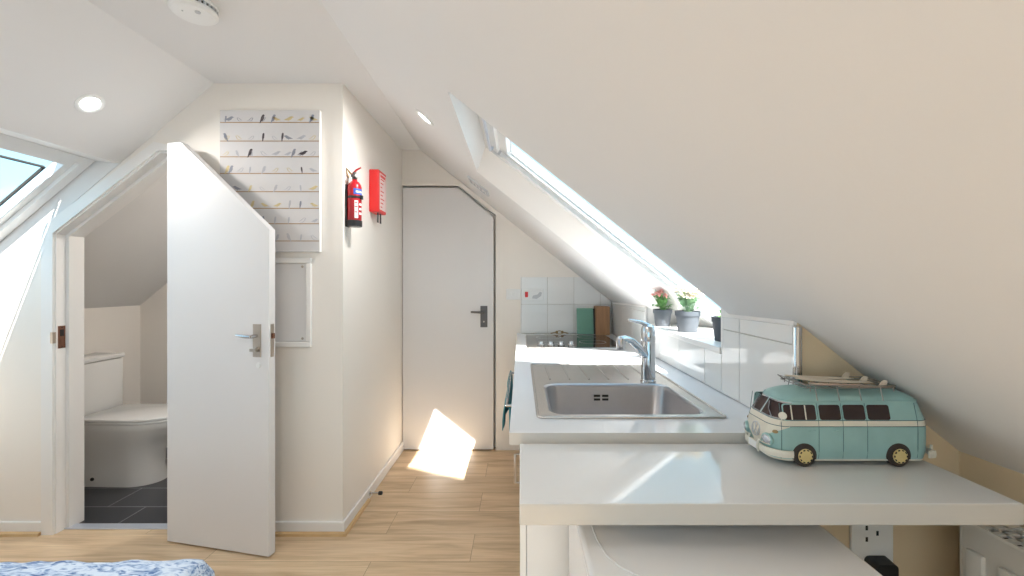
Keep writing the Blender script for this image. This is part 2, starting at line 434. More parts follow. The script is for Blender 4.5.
# sill board + nosing
mb = MB(); mb.box(XT-.012, 1.10, 1.522, 2.448, zs-.004, zs+.004); mb.box(XT-.014, XT+.004, 1.522, 2.448, zs-.018, zs+.005, bev=.003)
struct(mb.build('trim_3', M['trim']))

mb = MB()
q0 = [RP(XT-.003, 1.462, .018), RP(1.0, 1.462, .018), RP(1.0, 1.528, .018), RP(XT-.003, 1.528, .018)]
mb.loft([q0, [p_+NR*.012 for p_ in q0]])
mb.prism([(XT-.006, 1.462, zr(XT, 1.46)-.014), (XT-.006, 1.528, zr(XT, 1.52)-.014), (XT-.006, 1.528, zr(XT, 1.52)+.034), (XT-.006, 1.462, zr(XT, 1.46)+.034)], (.007, 0, 0))
for y in (1.520, 2.444):
    mb.prism([(XT, y, zs+.004), (1.02, y, zs+.004), (XT, y, zr(XT, y)+.02)], (0, .006, 0))
mb.box(XT-.010, XT+.004, 2.444, 2.452, zs, zr(XT, 2.45)-.012)
struct(mb.build('trim_12', M['trim']))
# roof windows: frame + sash + pane
def roof_window(name, Pf, x0, x1, y0, y1, w0, w1, handle=True, th=0.0, tf=0.0):
    """x0 is the head side; Pf(x,y,w)"""
    def bar(mb, xa, xb, ya, yb, wa, wb):
        a = [Pf(xa, ya, wa), Pf(xb, ya, wa), Pf(xb, yb, wa), Pf(xa, yb, wa)]
        b = [Pf(xa, ya, wb), Pf(xb, ya, wb), Pf(xb, yb, wb), Pf(xa, yb, wb)]
        mb.loft([a, b])
    sg = 1 if x1 > x0 else -1
    def ring(mb, ins, t, wa, wb):
        xa, xb, ya, yb = x0+sg*ins, x1-sg*ins, y0+ins, y1-ins; tx = t*sg*.78
        bar(mb, xa, xa+tx+sg*(th if t > .03 else 0), ya, yb, wa, wb); bar(mb, xb-tx, xb, ya, yb, wa, wb)
        bar(mb, xa+tx, xb-tx, ya, ya+t, wa, wb); bar(mb, xa+tx, xb-tx, yb-t-(tf if t > .03 else 0), yb, wa, wb)
    f = MB(); ring(f, 0, .045, w0, w1); win = struct(f.build(name, M['upvc']))
    s = MB(); ring(s, .036, .042 if sg < 0 else .050, w0+.02, w1-.012); ring(s, .032, .010, w0+.010, w0+.022); sash = s.build('sash', M['upvc'], win)
    g = MB(); ring(g, .112, .005, w1-.040, w1-.026); g.build('gasket', M['dark'] if sg < 0 else M['greyp'], win)
    p = MB(); bar(p, x0+sg*.06, x1-sg*.06, y0+.07, y1-.07, w1-.036, w1-.030); p.build('pane', M['glass'], win)
    if handle:
        h = MB(); hx = x0+sg*.045
        h.tube([Pf(hx, y0+.12, w0+.015), Pf(hx, y0+.12, w0-.022), Pf(hx, y1-.12, w0-.022), Pf(hx, y1-.12, w0+.015)], .007, 8)
        h.build('handle_bar', M['alu'], win)
        for yy in (y0+.055, y1-.055):
            c = MB(); bar(c, x0+sg*.03, x0+sg*.075, yy-.016, yy+.016, w0-.004, w0+.02); c.build('blind_bracket', M['greyp'], win)
    return win
def RW(x, y, w): return RP(x, y, w)
def LW(x, y, w): return Vector((x, y, zl(x))) + NL*w
roof_window('window_2', RW, -.25, 1.0, 1.46, 2.255, .10, .175, th=.03, tf=.022)
roof_window('window_1', LW, -2.205, -3.02, 1.02, 2.232, .089, .165, handle=False)
roof_window('added_window_4', RW, -.255, .9, -1.9, -.9, .10, .175)  # unseen roof window, added to let in more light
roof_window('added_window_5', LW, -2.14, -3.0, -1.9, -.9, .089, .165)  # its added counterpart on the left slope, also out of view

# ------------------------------------------------------------------ trim around washroom door
mb = MB()
ax = .055
def arch(mb, y0, y1):
    o = dx0-ax
    mb.prism([(o, y0, 0), (dx0+.006, y0, 0), (dx0+.006, y0, 1.60), (o, y0, 1.60+.030)], (0, y1-y0, 0))
    mb.prism([(o, y0, 1.630), (dx0+.006, y0, 1.60), (xk, y0, 2.038), (xk-.02, y0, 2.038+.045)], (0, y1-y0, 0))
    mb.prism([(xk-.02, y0, 2.083), (xk, y0, 2.038), (dx1-.004, y0, 2.038), (dx1-.004, y0, 2.060)], (0, y1-y0, 0))
    mb.prism([(dx1-.004, y0, 0), (dx1+ax, y0, 0), (dx1+ax, y0, 2.04), (dx1-.004, y0, 2.04)], (0, y1-y0, 0))
arch(mb, YW-.016, YW)
# inner lining and stop
for (t, ya, yb) in ((.012, YW-.004, YW+.125), (.028, YW+.045, YW+.125)):
    mb.prism([(dx0, ya, 0), (dx0+t, ya, 0), (dx0+t, ya, 1.60-t*.3), (dx0, ya, 1.60)], (0, yb-ya, 0))
    mb.prism([(dx0, ya, 1.60), (dx0+t, ya, 1.60-t*.3), (xk+t*.5, ya, 2.040-t), (xk, ya, 2.040)], (0, yb-ya, 0))
    mb.prism([(xk, ya, 2.040), (xk+t*.5, ya, 2.040-t), (dx1-t, ya, 2.040-t), (dx1, ya, 2.040)], (0, yb-ya, 0))
    mb.prism([(dx1-t, ya, 0), (dx1, ya, 0), (dx1, ya, 2.040), (dx1-t, ya, 2.040-t)], (0, yb-ya, 0))
struct(mb.build('trim_4', M['trim']))
mb = MB(); mb.box(dx0+.01, dx1-.01, YW+.035, YW+.085, 0, .006, bev=.002); struct(mb.build('trim_5', M['alu']))
# baseboards with oak beading
def skirt(name, x0, x1, y0, y1, z1=.068):
    mb = MB(); mb.box(x0, x1, y0, y1, 0, z1, bev=.004); return struct(mb.build(name, M['trim']))
skirt('baseboard_left', XKL, dx0-ax-.002, YW-.014, YW)
skirt('baseboard_front', dx1+ax+.002, XL+.013, YW-.014, YW)
skirt('baseboard_corridor', XL, XL+.013, YW-.0, YF)
def bead(mb, pts, side):
    mb.prism(pts, side)
mb = MB(); mb.prism([(XKL, YW-.014, 0), (XKL, YW-.030, 0), (XKL, YW-.027, .012), (XKL, YW-.014, .018)], (dx0-ax-.002-XKL, 0, 0)); struct(mb.build('trim_6', M['oakbead']))
mb = MB()
mb.prism([(dx1+ax, YW-.014, 0), (dx1+ax, YW-.030, 0), (dx1+ax, YW-.027, .012), (dx1+ax, YW-.014, .018)], (XL+.029-dx1-ax, 0, 0))
mb.prism([(XL+.013, YW-.030, 0), (XL+.029, YW-.030, 0), (XL+.026, YW-.030, .012), (XL+.013, YW-.030, .018)], (0, .365, 0))
struct(mb.build('trim_7', M['oakbead']))
# ledge over far door
mb = MB(); mb.box(XL+.001, -.47, YF-.008, YF, 2.135, 2.150, bev=.002); struct(mb.build('trim_8', M['wall']))

# strike plate on jamb
sp = thing('strike_plate', (dx0+.012, YW+.02, 1.0), 'small brown bronze latch keep on the left jamb of the washroom doorway', 'strike plate')
mb = MB(); mb.box(dx0+.012, dx0+.0145, YW+.004, YW+.040, .985, 1.105, bev=.001); mb.box(dx0+.0125, dx0+.016, YW+.012, YW+.032, 1.01, 1.04, 0); mb.build('plate', M['bronze'], sp)
mb = MB(); mb.box(dx0+.0146, dx0+.0152, YW+.012, YW+.032, 1.050, 1.085)
mb.build('slot', M['dark'], sp)
for z in (.995, 1.097):
    mb = MB(); mb.lathe([(.003, .0145), (.003, .0155)], (dx0, YW+.022, z), 8, 'x'); mb.build('screw', M['dark'], sp)
mb = MB(); mb.box(dx0-.004, dx0+.012, YW-.020, YW+.004, 1.015, 1.075, bev=.002); mb.build('lip', M['nickel'], sp)

# ------------------------------------------------------------------ open washroom door (door_1)
hx, hy = -1.818, 2.157; fx, fy = -1.2186, 2.030
u = Vector((fx-hx, fy-hy, 0)); W1 = u.length; u.normalize(); n = Vector((-u.y, u.x, 0))   # n points to wall (away)
def D1(a, d, z): return Vector((hx, hy, 0)) + u*a + n*d + Vector((0, 0, z))
d1 = bpy.data.objects.new('door_1', None); COL.objects.link(d1); d1.location = (hx, hy, 0); OFF['door_1'] = (hx, hy, 0); struct(d1)
prof = [(0, .01), (W1, .01), (W1, 1.596), (.085, 2.054), (0, 2.054)]
mb = MB(); mb.prism([D1(a, 0, z) for a, z in prof], n*.040)
o = mb.build('door_leaf', M['door'], d1)
bv = o.modifiers.new('bev', 'BEVEL'); bv.width = .0025; bv.segments = 2
mb = MB(); a0 = W1-.088
def dbox(mb, a0, a1, d0, d1_, z0, z1, mi=0):
    r0 = [D1(a0, d0, z0), D1(a1, d0, z0), D1(a1, d1_, z0), D1(a0, d1_, z0)]; r1 = [p+Vector((0, 0, z1-z0)) for p in r0]
    mb.loft([r0, r1], mi)
dbox(mb, a0, a0+.044, -.004, 0, .975, 1.135); lp = mb.build('lock_plate', M['nickel'], d1)
mb = MB(); ac = a0+.022
mb.tube([D1(ac, -.004, 1.078), D1(ac, -.045, 1.078)], .009, 10)
mb.tube([D1(ac+.006, -.045, 1.078), D1(ac-.02, -.046, 1.078), D1(ac-.05, -.044, 1.080), D1(ac-.080, -.040, 1.083)], [.009, .009, .008, .006], 10)
mb.build('lever', M['chrome'], d1, ang=50)
mb = MB(); mb.lathe([(.013, 0), (.013, .01), (.008, .012)], D1(ac, -.004, 1.012), 14, Matrix(((u.x, 0, -n.x), (u.y, 0, -n.y), (0, 1, 0))))
dbox(mb, ac-.020, ac+.012, -.026, -.016, 1.004, 1.018); mb.build('thumb_turn', M['nickel'], d1, ang=40)
mb = MB(); mb.lathe([(.013, 0), (.012, .003)], D1(ac+.006, 0, .935), 20, Matrix(((u.x, 0, -n.x), (u.y, 0, -n.y), (0, 1, 0)))); tag(mb.build('sticker', M['white'], d1, ang=40), 'round white sticker')
mb = MB(); dbox(mb, W1, W1+.0015, .010, .030, .975, 1.135); mb.build('latch_face', M['nickel'], d1)
mb = MB(); dbox(mb, W1+.001, W1+.010, .013, .027, 1.065, 1.09); mb.build('latch_bolt', M['bronze'], d1)
mb = MB()
for z in (.25, 1.0, 1.8): mb.tube([D1(-.007, .036, z-.045), D1(-.007, .036, z+.045)], .008, 10)
mb.build('hinge', M['nickel'], d1)
mb = MB()
for z in (.25, 1.0, 1.8): mb.box(-1.832, -1.818, 2.196, 2.228, z-.04, z+.04)
mb.build('hinge_leaf', M['nickel'], d1)

# far door (door_2)
d2 = bpy.data.objects.new('door_2', None); COL.objects.link(d2); d2.location = (ex0, YF, 0); OFF['door_2'] = (ex0, YF, 0); struct(d2)
mb = MB(); mb.prism([(ex0-.002, YF-.006, .008), (ex1-.006, YF-.006, .008), (ex1-.006, YF-.006, ezr-.010), (exk-.002, YF-.006, ez-.008), (ex0-.002, YF-.006, ez-.008)], (0, .036, 0))
o = mb.build('door_leaf', M['door'], d2); bv = o.modifiers.new('bev', 'BEVEL'); bv.width = .002; bv.segments = 2
mb = MB(); mb.box(-.324, -.268, YF-.012, YF-.006, .985, 1.155, bev=.002); mb.box(-.318, -.274, YF-.015, YF-.011, .992, 1.148, bev=.002); mb.build('lock_plate', M['ironm'], d2)
mb = MB(); mb.tube([(-.296, YF-.012, 1.105), (-.296, YF-.055, 1.105)], .009, 8); mb.tube([(-.290, YF-.055, 1.105), (-.32, YF-.056, 1.106), (-.395, YF-.05, 1.108)], [.010, .009, .007], 8)
mb.build('lever', M['ironm'], d2, ang=50)
mb = MB(); mb.lathe([(.007, 0), (.006, -.003)], (-.296, YF-.015, 1.03), 10, 'y'); mb.build('keyhole', M['nickel'], d2)

# ------------------------------------------------------------------ canvas of birds
cv = thing('bird_canvas', (-1.33, YW, 1.50), 'tall pale canvas print of small birds perched in rows on brown lines', 'canvas')
cx0, cx1, cz0, cz1 = -1.590, -1.062, 1.499, 2.248
mb = MB(); mb.box(cx0, cx1, YW-.024, YW-.001, cz0, cz1, bev=.002)
for f in mb.bm.faces:
    f.material_index = 0 if f.calc_center_median().y < YW-.0235 else 1
mb.build('canvas', [M['canvas'], M['canvasedge']], cv)
mb = MB(); yc = YW-.0242
rows = [2.182, 2.084, 2.001, 1.913, 1.817, 1.729, 1.648, 1.557]
for z in rows:
    mb.box(cx0+.003, cx1-.003, yc-.0006, yc, z-.0022, z+.0022)
mb.build('branch_lines', M['pline'], cv)
mb = MB()
def bird(mb, x, z, s, kind, mi, face=1):
    def P(a, b): return (x+face*a*s, yc-.0004, z+b*s)
    def poly(pts):
        mb.prism([P(*p) for p in pts], (0, -.0004, 0), mi)
    if kind == 0:     # horizontal bird
        poly([(-.9, .25), (-.4, .5), (.1, .75), (.45, .95), (.75, .9), (1.0, .72), (.72, .66), (.5, .35), (.1, .15), (-.35, .2)])
        poly([(-.05, .2), (.02, .2), (.03, -.02), (-.04, -.02)])
    elif kind == 1:   # upright bird
        poly([(-.5, -.35), (-.35, .2), (-.2, .8), (.05, 1.25), (.3, 1.3), (.5, 1.12), (.35, .95), (.35, .55), (.15, .2), (-.1, .05), (-.35, -.35)])
        poly([(.05, .15), (.11, .15), (.11, -.02), (.05, -.02)])
    elif kind == 2:   # outline bird, drawn as two strokes
        poly([(-.75, .1), (-.2, .5), (.2, .85), (.5, .95), (.48, .88), (.22, .76), (-.15, .4)])
        poly([(-.5, .05), (.1, .1), (.4, .4), (.55, .85), (.7, .82), (.5, .35), (.15, .02)])
    else:             # slim tall bird
        poly([(-.15, -.3), (-.2, .5), (-.1, 1.2), (.1, 1.35), (.25, 1.2), (.2, .5), (.05, .1), (-.02, -.3)])
pal = [1, 0, 3, 2, 1, 3, 0, 1, 2, 0, 3, 1]
for ri, z in enumerate(rows):
    nb = 8; x = cx0+.035
    for k in range(nb):
        bird(mb, x+random.uniform(-.008, .008), z+.006, random.uniform(.021, .029), random.choice((0, 0, 1, 2, 2, 3)), random.choice((0, 1, 1, 1, 3, 3, 2 if k % 3 == 0 else 1)), random.choice((1, 1, -1)))
        x += .066
for (px, ri, kd, mi, fc) in ((265, 0, 1, 2, 1), (276, 0, 1, 0, 1), (232, 0, 0, 0, 1), (314, 0, 1, 0, 1), (229, 1, 1, 0, -1), (285, 1, 3, 2, 1), (253, 2, 1, 2, 1), (305, 2, 0, 2, 1), (296, 2, 1, 0, 1), (234, 3, 1, 0, 1)):
    bird(mb, -(521-px)/187.5, rows[ri]+.006, .028, kd, mi, fc)
mb.build('bird_prints', [M['bgrey'], M['bpale'], M['bdark'], M['byell']], cv)

# access panel behind the door
ap = thing('access_panel', (-1.3, YW, 1.0), 'white framed access panel on the wall half hidden behind the open door', 'access panel')
px0, px1, pz0, pz1 = -1.50, -1.112, .995, 1.468
mb = MB()
t = .028
for a in ((px0, px1, pz0, pz0+t), (px0, px1, pz1-t, pz1), (px0, px0+t, pz0+t, pz1-t), (px1-t, px1, pz0+t, pz1-t)):
    mb.box(a[0], a[1], YW-.018, YW-.0005, a[2], a[3], bev=.004)
mb.build('frame', M['trim'], ap)
mb = MB(); mb.box(px0+t+.002, px1-t-.002, YW-.010, YW-.001, pz0+t+.002, pz1-t-.002, bev=.001); mb.build('panel', M['door'], ap)
for x in (px0+t+.02, px1-t-.02):
    for z in (pz0+t+.018, pz1-t-.018):
        mb = MB(); mb.lathe([(.007, 0), (.006, -.003), (.002, -.0035)], (x, YW-.010, z), 12, 'y'); mb.build('screw', M['nickel'], ap)

# ------------------------------------------------------------------ fire extinguisher
ec = Vector((-.906, 2.288, 1.645))
fe = thing('fire_extinguisher', ec, 'small red fire extinguisher hung on the corner wall beside the red box', 'fire extinguisher')
mb = MB(); r = .036
mb.lathe([(r-.004, 0), (r, .004), (r, .212), (r-.004, .225), (.022, .240), (.014, .245), (.014, .252)], ec, 28); mb.build('cylinder', M['red'], fe, ang=50)
mb = MB(); mb.lathe([(r+.002, -.003), (r+.003, .004), (r+.003, .028), (r+.0005, .030)], ec, 28); mb.build('base_cap', M['black'], fe, ang=50)
mb = MB(); mb.lathe([(r+.0003, .148), (r+.002, .149), (r+.002, .160), (r+.0003, .161)], ec, 28, cap0=False, cap1=False)
mb.box(ec.x+.030, ec.x+.046, ec.y-.014, ec.y+.004, ec.z+.144, ec.z+.166, bev=.002); mb.build('strap', M['black'], fe, ang=50)
mb = MB(); mb.box(XL, XL+.010, ec.y-.022, ec.y+.022, ec.z-.005, ec.z+.225, bev=.002)
mb.box(XL+.008, ec.x-.028, ec.y-.012, ec.y+.012, ec.z+.148, ec.z+.162); mb.build('bracket', M['black'], fe)
mb = MB(); mb.lathe([(.013, .250), (.013, .268), (.010, .275), (.010, .292)], ec, 16); mb.lathe([(.009, 0), (.009, .022)], ec+Vector((.0, -.010, .266)), 12, Matrix(((1, 0, 0), (0, 0, -1), (0, 1, 0)))); mb.build('valve', M['ironm'], fe, ang=40)
mb = MB(); mb.lathe([(.012, 0), (.012, .008)], ec+Vector((0.02, -.018, .272)), 14, 'y'); mb.build('gauge', M['white'], fe, ang=40)
mb = MB(); mb.tube([ec+Vector((-.012, 0, .285)), ec+Vector((.01, 0, .306)), ec+Vector((.036, -.004, .318))], [.005, .006, .004], 8); mb.build('squeeze_lever', M['red'], fe, ang=50)
mb = MB(); mb.tube([ec+Vector((-.008, 0, .272)), ec+Vector((-.025, -.004, .292)), ec+Vector((-.046, -.006, .318)), ec+Vector((-.040, -.006, .290)), ec+Vector((-.028, -.004, .262))], [.004, .005, .005, .004, .003], 8); mb.build('carry_handle', M['brass'], fe, ang=50)
def patch(mb, a0, a1, z0, z1, rr, mi=0, n=12):
    for k in range(n):
        a, b = R(a0+(a1-a0)*k/n), R(a0+(a1-a0)*(k+1)/n)
        i = [(math.cos(t)*rr, math.sin(t)*rr) for t in (a, b)]
        mb.face([(ec.x+i[0][0], ec.y+i[0][1], ec.z+z0), (ec.x+i[1][0], ec.y+i[1][1], ec.z+z0), (ec.x+i[1][0], ec.y+i[1][1], ec.z+z1), (ec.x+i[0][0], ec.y+i[0][1], ec.z+z1)], mi)
mb = MB(); patch(mb, -78, 10, .168, .200, r+.0008, 0); patch(mb, -60, 10, .178, .188, r+.0012, 1)
patch(mb, -70, -40, .040, .135, r+.0008, 1)
for z in (.06, .085, .11): patch(mb, -30, 0, z, z+.012, r+.0008, 1)
for z in (.07, .10, .12): patch(mb, -66, -46, z, z+.005, r+.0012, 2)
lb = mb.build('label', [M['blue'], M['white'], M['red']], fe); tag(lb, 'blue and white printed label')
# ------------------------------------------------------------------ fire blanket box
fb = thing('fire_blanket_box', (XL, 2.62, 1.78), 'slim bright red wall box with black pull tabs and pale printed front', 'fire blanket box')
mb = MB(); mb.box(XL+.0005, XL+.062, 2.622, 2.768, 1.782, 2.048, bev=.006); mb.build('case', M['redbright'], fb)
mb = MB(); mb.box(XL+.062, XL+.0628, 2.640, 2.756, 1.800, 2.030)
for k in range(8): mb.box(XL+.0628, XL+.0634, 2.655, 2.655+.03+.05*((k*37 % 5)/5), 1.815+.025*k, 1.822+.025*k, 1)
mb.box(XL+.0628, XL+.0634, 2.65, 2.745, 2.005, 2.022, 1)
tag(mb.build('printed_front', [M['pinkwhite'], M['redbright']], fb), 'pale pink and white printed panel')
for y in (2.665, 2.715):
    mb = MB(); mb.prism([(XL+.040, y-.008, 1.784), (XL+.040, y+.008, 1.784), (XL+.040, y+.011, 1.72), (XL+.040, y-.011, 1.72)], (.004, 0, 0)); mb.build('pull_tab', M['black'], fb)

# door stop
ds = thing('door_stop', (XL+.013, 2.60, .03), 'small chrome door stop with black rubber tip on the corridor baseboard', 'door stop')
mb = MB(); mb.lathe([(.016, 0), (.016, .005), (.006, .008), (.0055, .055)], (XL+.013, 2.60, .036), 14, 'x'); mb.build('rod', M['chrome'], ds, ang=40)
mb = MB(); mb.lathe([(.009, .055), (.012, .058), (.012, .075), (.008, .079)], (XL+.013, 2.60, .036), 14, 'x'); mb.build('rubber_tip', M['black'], ds, ang=40)

# ------------------------------------------------------------------ ceiling things
sd = thing('smoke_detector', (-1.25, 1.605, CZ), 'round white smoke detector on the flat ceiling', 'smoke detector')
c = (-1.25, 1.605, CZ)
mb = MB(); mb.lathe([(.078, 0), (.078, -.012)], c, 40); mb.build('base', M['white'], sd, ang=40)
mb = MB(); mb.lathe([(.070, -.012), (.070, -.024)], c, 40, cap0=False, cap1=False)
for k in range(28):
    a = 2*math.pi*k/28; mb.box(.0695, .0765, -.004, .004, -.024, -.012, 1, mtx=Matrix.Translation(c) @ Matrix.Rotation(a, 4, 'Z'))
mb.build('vent_ring', [M['dark'], M['greyp']], sd)
mb = MB(); mb.lathe([(.076, -.024), (.078, -.028), (.077, -.034), (.068, -.042), (.03, -.044)], c, 40); mb.build('cover', M['white'], sd, ang=30)
mb = MB(); mb.lathe([(.010, -.0425), (.009, -.047)], (c[0]+.03, c[1]-.02, c[2]), 14); mb.build('test_button', M['greyp'], sd)
mb = MB(); mb.lathe([(.003, -.0425), (.003, -.046)], (c[0]-.02, c[1]-.03, c[2]), 8); mb.build('indicator_light', M['greyp'], sd)

def downlight(pos, nrm, label, power):
    """nrm points into the room"""
    q = Vector(nrm).to_track_quat('Z', 'Y').to_matrix(); p = Vector(pos)
    t = thing('ceiling_downlight', p, label, 'downlight', 'recessed downlights in the slopes')
    mb = MB(); mb.lathe([(.0545, 0), (.0545, .003), (.046, .007), (.038, .004), (.036, .0)], p, 32, q, cap0=False, cap1=False); mb.build('bezel', M['white'], t, ang=35)
    mb = MB(); mb.lathe([(.036, .0005), (.034, .003)], p, 28, q); mb.build('lens', M['lens'], t)
    l = bpy.data.lights.new('downlight_lamp', 'AREA'); l.shape = 'DISK'; l.size = .06; l.energy = power; l.color = (1, .98, .95); l.spread = R(150)
    lo = bpy.data.objects.new('downlight_lamp', l); COL.objects.link(lo); lo.parent = t; lo.location = Vector(nrm)*.012
    lo.rotation_euler = (-Vector(nrm)).to_track_quat('Z', 'Y').to_euler()
    return t
PB = 1.0
downlight((-1.94, 1.89, zl(-1.94)), -NL, 'lit round downlight on the left slope above the roof window', 1.8)
downlight((-.488, 2.13, zr(-.488, 2.13)), -NR, 'lit round downlight on the right slope beyond the fire blanket box', 2.4)
for (x, y) in ((-1.94, .2), (-1.94, -2.4)):  # unseen downlights added on the left slope as fill light
    downlight((x, y, zl(x)), -NL, 'added fill downlight on the left slope behind the viewer', PB)
for (x, y, pw) in ((-.488, .2, 4), (-.488, -2.4, PB)):  # same on the right slope: added fill lights, out of view
    downlight((x, y, zr(x, y)), -NR, 'added fill downlight on the right slope behind the viewer', pw)

downlight((-1.40, 2.85, CZ), Vector((0, 0, -1)), 'added fill downlight in the washroom ceiling hidden behind the open door', 5)  # unseen lamp added to brighten the washroom
# unseen flush lamp, added behind the viewer to brighten the room
fl = thing('fill_lamp', (-1.2, -1.3, CZ), 'round flush opal fill lamp added behind the viewer', 'fill lamp')
mb = MB(); mb.lathe([(.17, 0), (.17, -.02), (.165, -.03)], (-1.2, -1.3, CZ), 40); mb.build('rim', M['white'], fl, ang=40)
mb = MB(); mb.lathe([(.163, -.028), (.15, -.05), (.10, -.062), (.03, -.066)], (-1.2, -1.3, CZ), 40); mb.build('diffuser', M['lens'], fl, ang=40)
l = bpy.data.lights.new('fill_lamp_bulb', 'AREA'); l.shape = 'DISK'; l.size = .32; l.energy = 5; l.color = (1, .97, .93)
lo = bpy.data.objects.new('fill_lamp_bulb', l); COL.objects.link(lo); lo.parent = fl; lo.location = (0, 0, -.075)
# vent on right slope
vx, vy = -.285, 2.86; q = NR
ev = thing('air_vent', (vx, vy, zr(vx, vy)), 'small white louvred vent on the right slope above the far door', 'vent')
def VP_(a, b, w): return RP(vx+a*.78, vy+b, -w)
def vbox(mb, a0, a1, b0, b1, w0, w1):
    mb.loft([[VP_(a0, b0, w0), VP_(a1, b0, w0), VP_(a1, b1, w0), VP_(a0, b1, w0)], [VP_(a0, b0, w1), VP_(a1, b0, w1), VP_(a1, b1, w1), VP_(a0, b1, w1)]])
mb = MB()
for a in ((-.085, .085, -.07, -.055), (-.085, .085, .055, .07), (-.085, -.07, -.055, .055), (.07, .085, -.055, .055)): vbox(mb, *a, 0, .012)
mb.build('frame', M['greyp'], ev)
mb = MB(); vbox(mb, -.07, .07, -.055, .055, .0005, .002); mb.build('backing', M['greyp'], ev)
for k in range(5):
    mb = MB(); a = -.06+.028*k; vbox(mb, a, a+.014, -.055, .055, .003, .009); mb.build('slat', M['white'], ev)

# ------------------------------------------------------------------ washroom toilet
tx, ty = XKL, 2.86
to = thing('toilet', (tx+.35, ty, 0), 'white close-coupled toilet seen through the open washroom doorway', 'toilet')
def dshape(xb, xf, hw, z, n=28, sq=.0):
    pts = []; L = xf-xb; rx = min(L*.72, hw*1.35)
    for k in range(n+1):
        a = -math.pi/2+math.pi*k/n
        pts.append(Vector((xf-rx+rx*math.cos(a), ty+hw*math.sin(a), z)))
    pts += [Vector((xb, ty+hw*.92, z)), Vector((xb, ty-hw*.92, z))]
    return pts
mb = MB(); xb = -2.885
mb.loft([dshape(xb, -2.43, .115, 0), dshape(xb, -2.43, .116, .03), dshape(xb, -2.445, .106, .10), dshape(xb, -2.44, .110, .2), dshape(xb, -2.38, .142, .30), dshape(xb, -2.29, .174, .38), dshape(xb, -2.26, .182, .415), dshape(xb, -2.262, .182, .425)])
mb.build('pan', M['ceramic'], to, ang=50)
mb = MB(); mb.loft([dshape(-2.86, -2.258, .184, .426), dshape(-2.86, -2.252, .188, .432), dshape(-2.86, -2.252, .188, .440), dshape(-2.86, -2.256, .186, .444)]); mb.build('seat', M['seat'], to, ang=40)
mb = MB(); mb.loft([dshape(-2.86, -2.256, .186, .446), dshape(-2.86, -2.250, .190, .451), dshape(-2.86, -2.251, .189, .460), dshape(-2.85, -2.27, .172, .467)]); mb.build('lid', M['seat'], to, ang=40)
mb = MB(); mb.box(tx+.002, -2.885, ty-.19, ty+.19, .40, .800, bev=.012); mb.build('cistern', M['ceramic'], to, ang=40)
mb = MB(); mb.box(tx+.001, -2.878, ty-.196, ty+.196, .802, .832, bev=.008); cl = mb.build('cistern_lid', M['ceramic'], to, ang=40)
mb = MB(); mb.lathe([(.024, .832), (.024, .838), (.020, .841)], (-2.99, ty-.03, 0), 20); mb.build('flush_button', M['brass'], to, ang=40)
mb = MB(); mb.lathe([(.012, 0), (.010, .006)], (-2.81, ty-.1065, .05), 12, Matrix(((1, 0, 0), (0, 0, -1), (0, 1, 0)))); mb.build('bolt_cap', M['black'], to)

# ------------------------------------------------------------------ worktop
wy0, wz = YT+.002, .935
wt = None
mb = MB(); us = [-.031, .093, .557, XT-.001]; vs = [wy0, 1.266, 1.645, YF-.001]
def PW_(u_, v_, k): return Vector((u_, v_, wz if k else wz-.032))
grid_slab(mb, us, vs, lambda i, j: not (i == 1 and j == 1), PW_)
for f in mb.bm.faces:
    c = f.calc_center_median()
    f.material_index = 1 if (c.y < wy0+.001 or c.x < -.030) else 0
wt = mb.build('worktop', [M['worktop'], M['edge']], origin=(0.35, 2.2, wz-.032)); tag(wt, 'long white gloss kitchen worktop holding the sink and hob', 'worktop')
# base cabinets: carcass with open top + door + handle
def base_cabinet(y0, y1, label, towel=False):
    t = thing('base_cabinet', (.35, (y0+y1)/2, 0), label, 'kitchen cabinet', 'base cabinets under the worktop')
    z0, z1 = .0, wz-.033
    mb = MB(); th = .016
    mb.box(.016, .70, y0, y0+th, z0, z1); mb.box(.016, .70, y1-th, y1, z0, z1); mb.box(.684, .70, y0+th, y1-th, z0, z1)
    mb.box(.016, .684, y0+th, y1-th, .14, .156); mb.box(.05, .066, y0+th, y1-th, z0, .14); mb.build('carcass', M['upvc'], t)
    mb = MB(); mb.box(-.003, .015, y0+.003, y1-.003, .15, z1-.005, bev=.002); dr = mb.build('door', M['upvc'], t)
    hy_ = y0+.12
    if not towel:
        mb = MB(); mb.tube([(-.003, hy_, .84), (-.031, hy_, .84), (-.031, hy_, .70), (-.003, hy_, .70)], .005, 8); mb.build('handle', M['chrome'], dr, ang=50)
    else:
        mb = MB(); mb.tube([(-.003, y0+.26, .765), (-.020, y0+.26, .765), (-.020, y0+.26, .67), (-.003, y0+.26, .67)], .004, 8); mb.build('handle', M['nickel'], dr, ang=50)
        mb = MB(); mb.tube([(-.003, y0+.40, .885), (-.052, y0+.40, .885), (-.052, y1-.05, .885), (-.003, y1-.05, .885)], .005, 8); mb.build('towel_rail', M['chrome'], dr, ang=50)
    return t
base_cabinet(1.135, 2.155, 'white base cabinet at the near end under the sink, a turquoise towel on its rail', True)
base_cabinet(2.158, 2.74, 'white base cabinet in the middle under the near half of the hob')
base_cabinet(2.743, 3.34, 'white base cabinet at the far end under the hob')
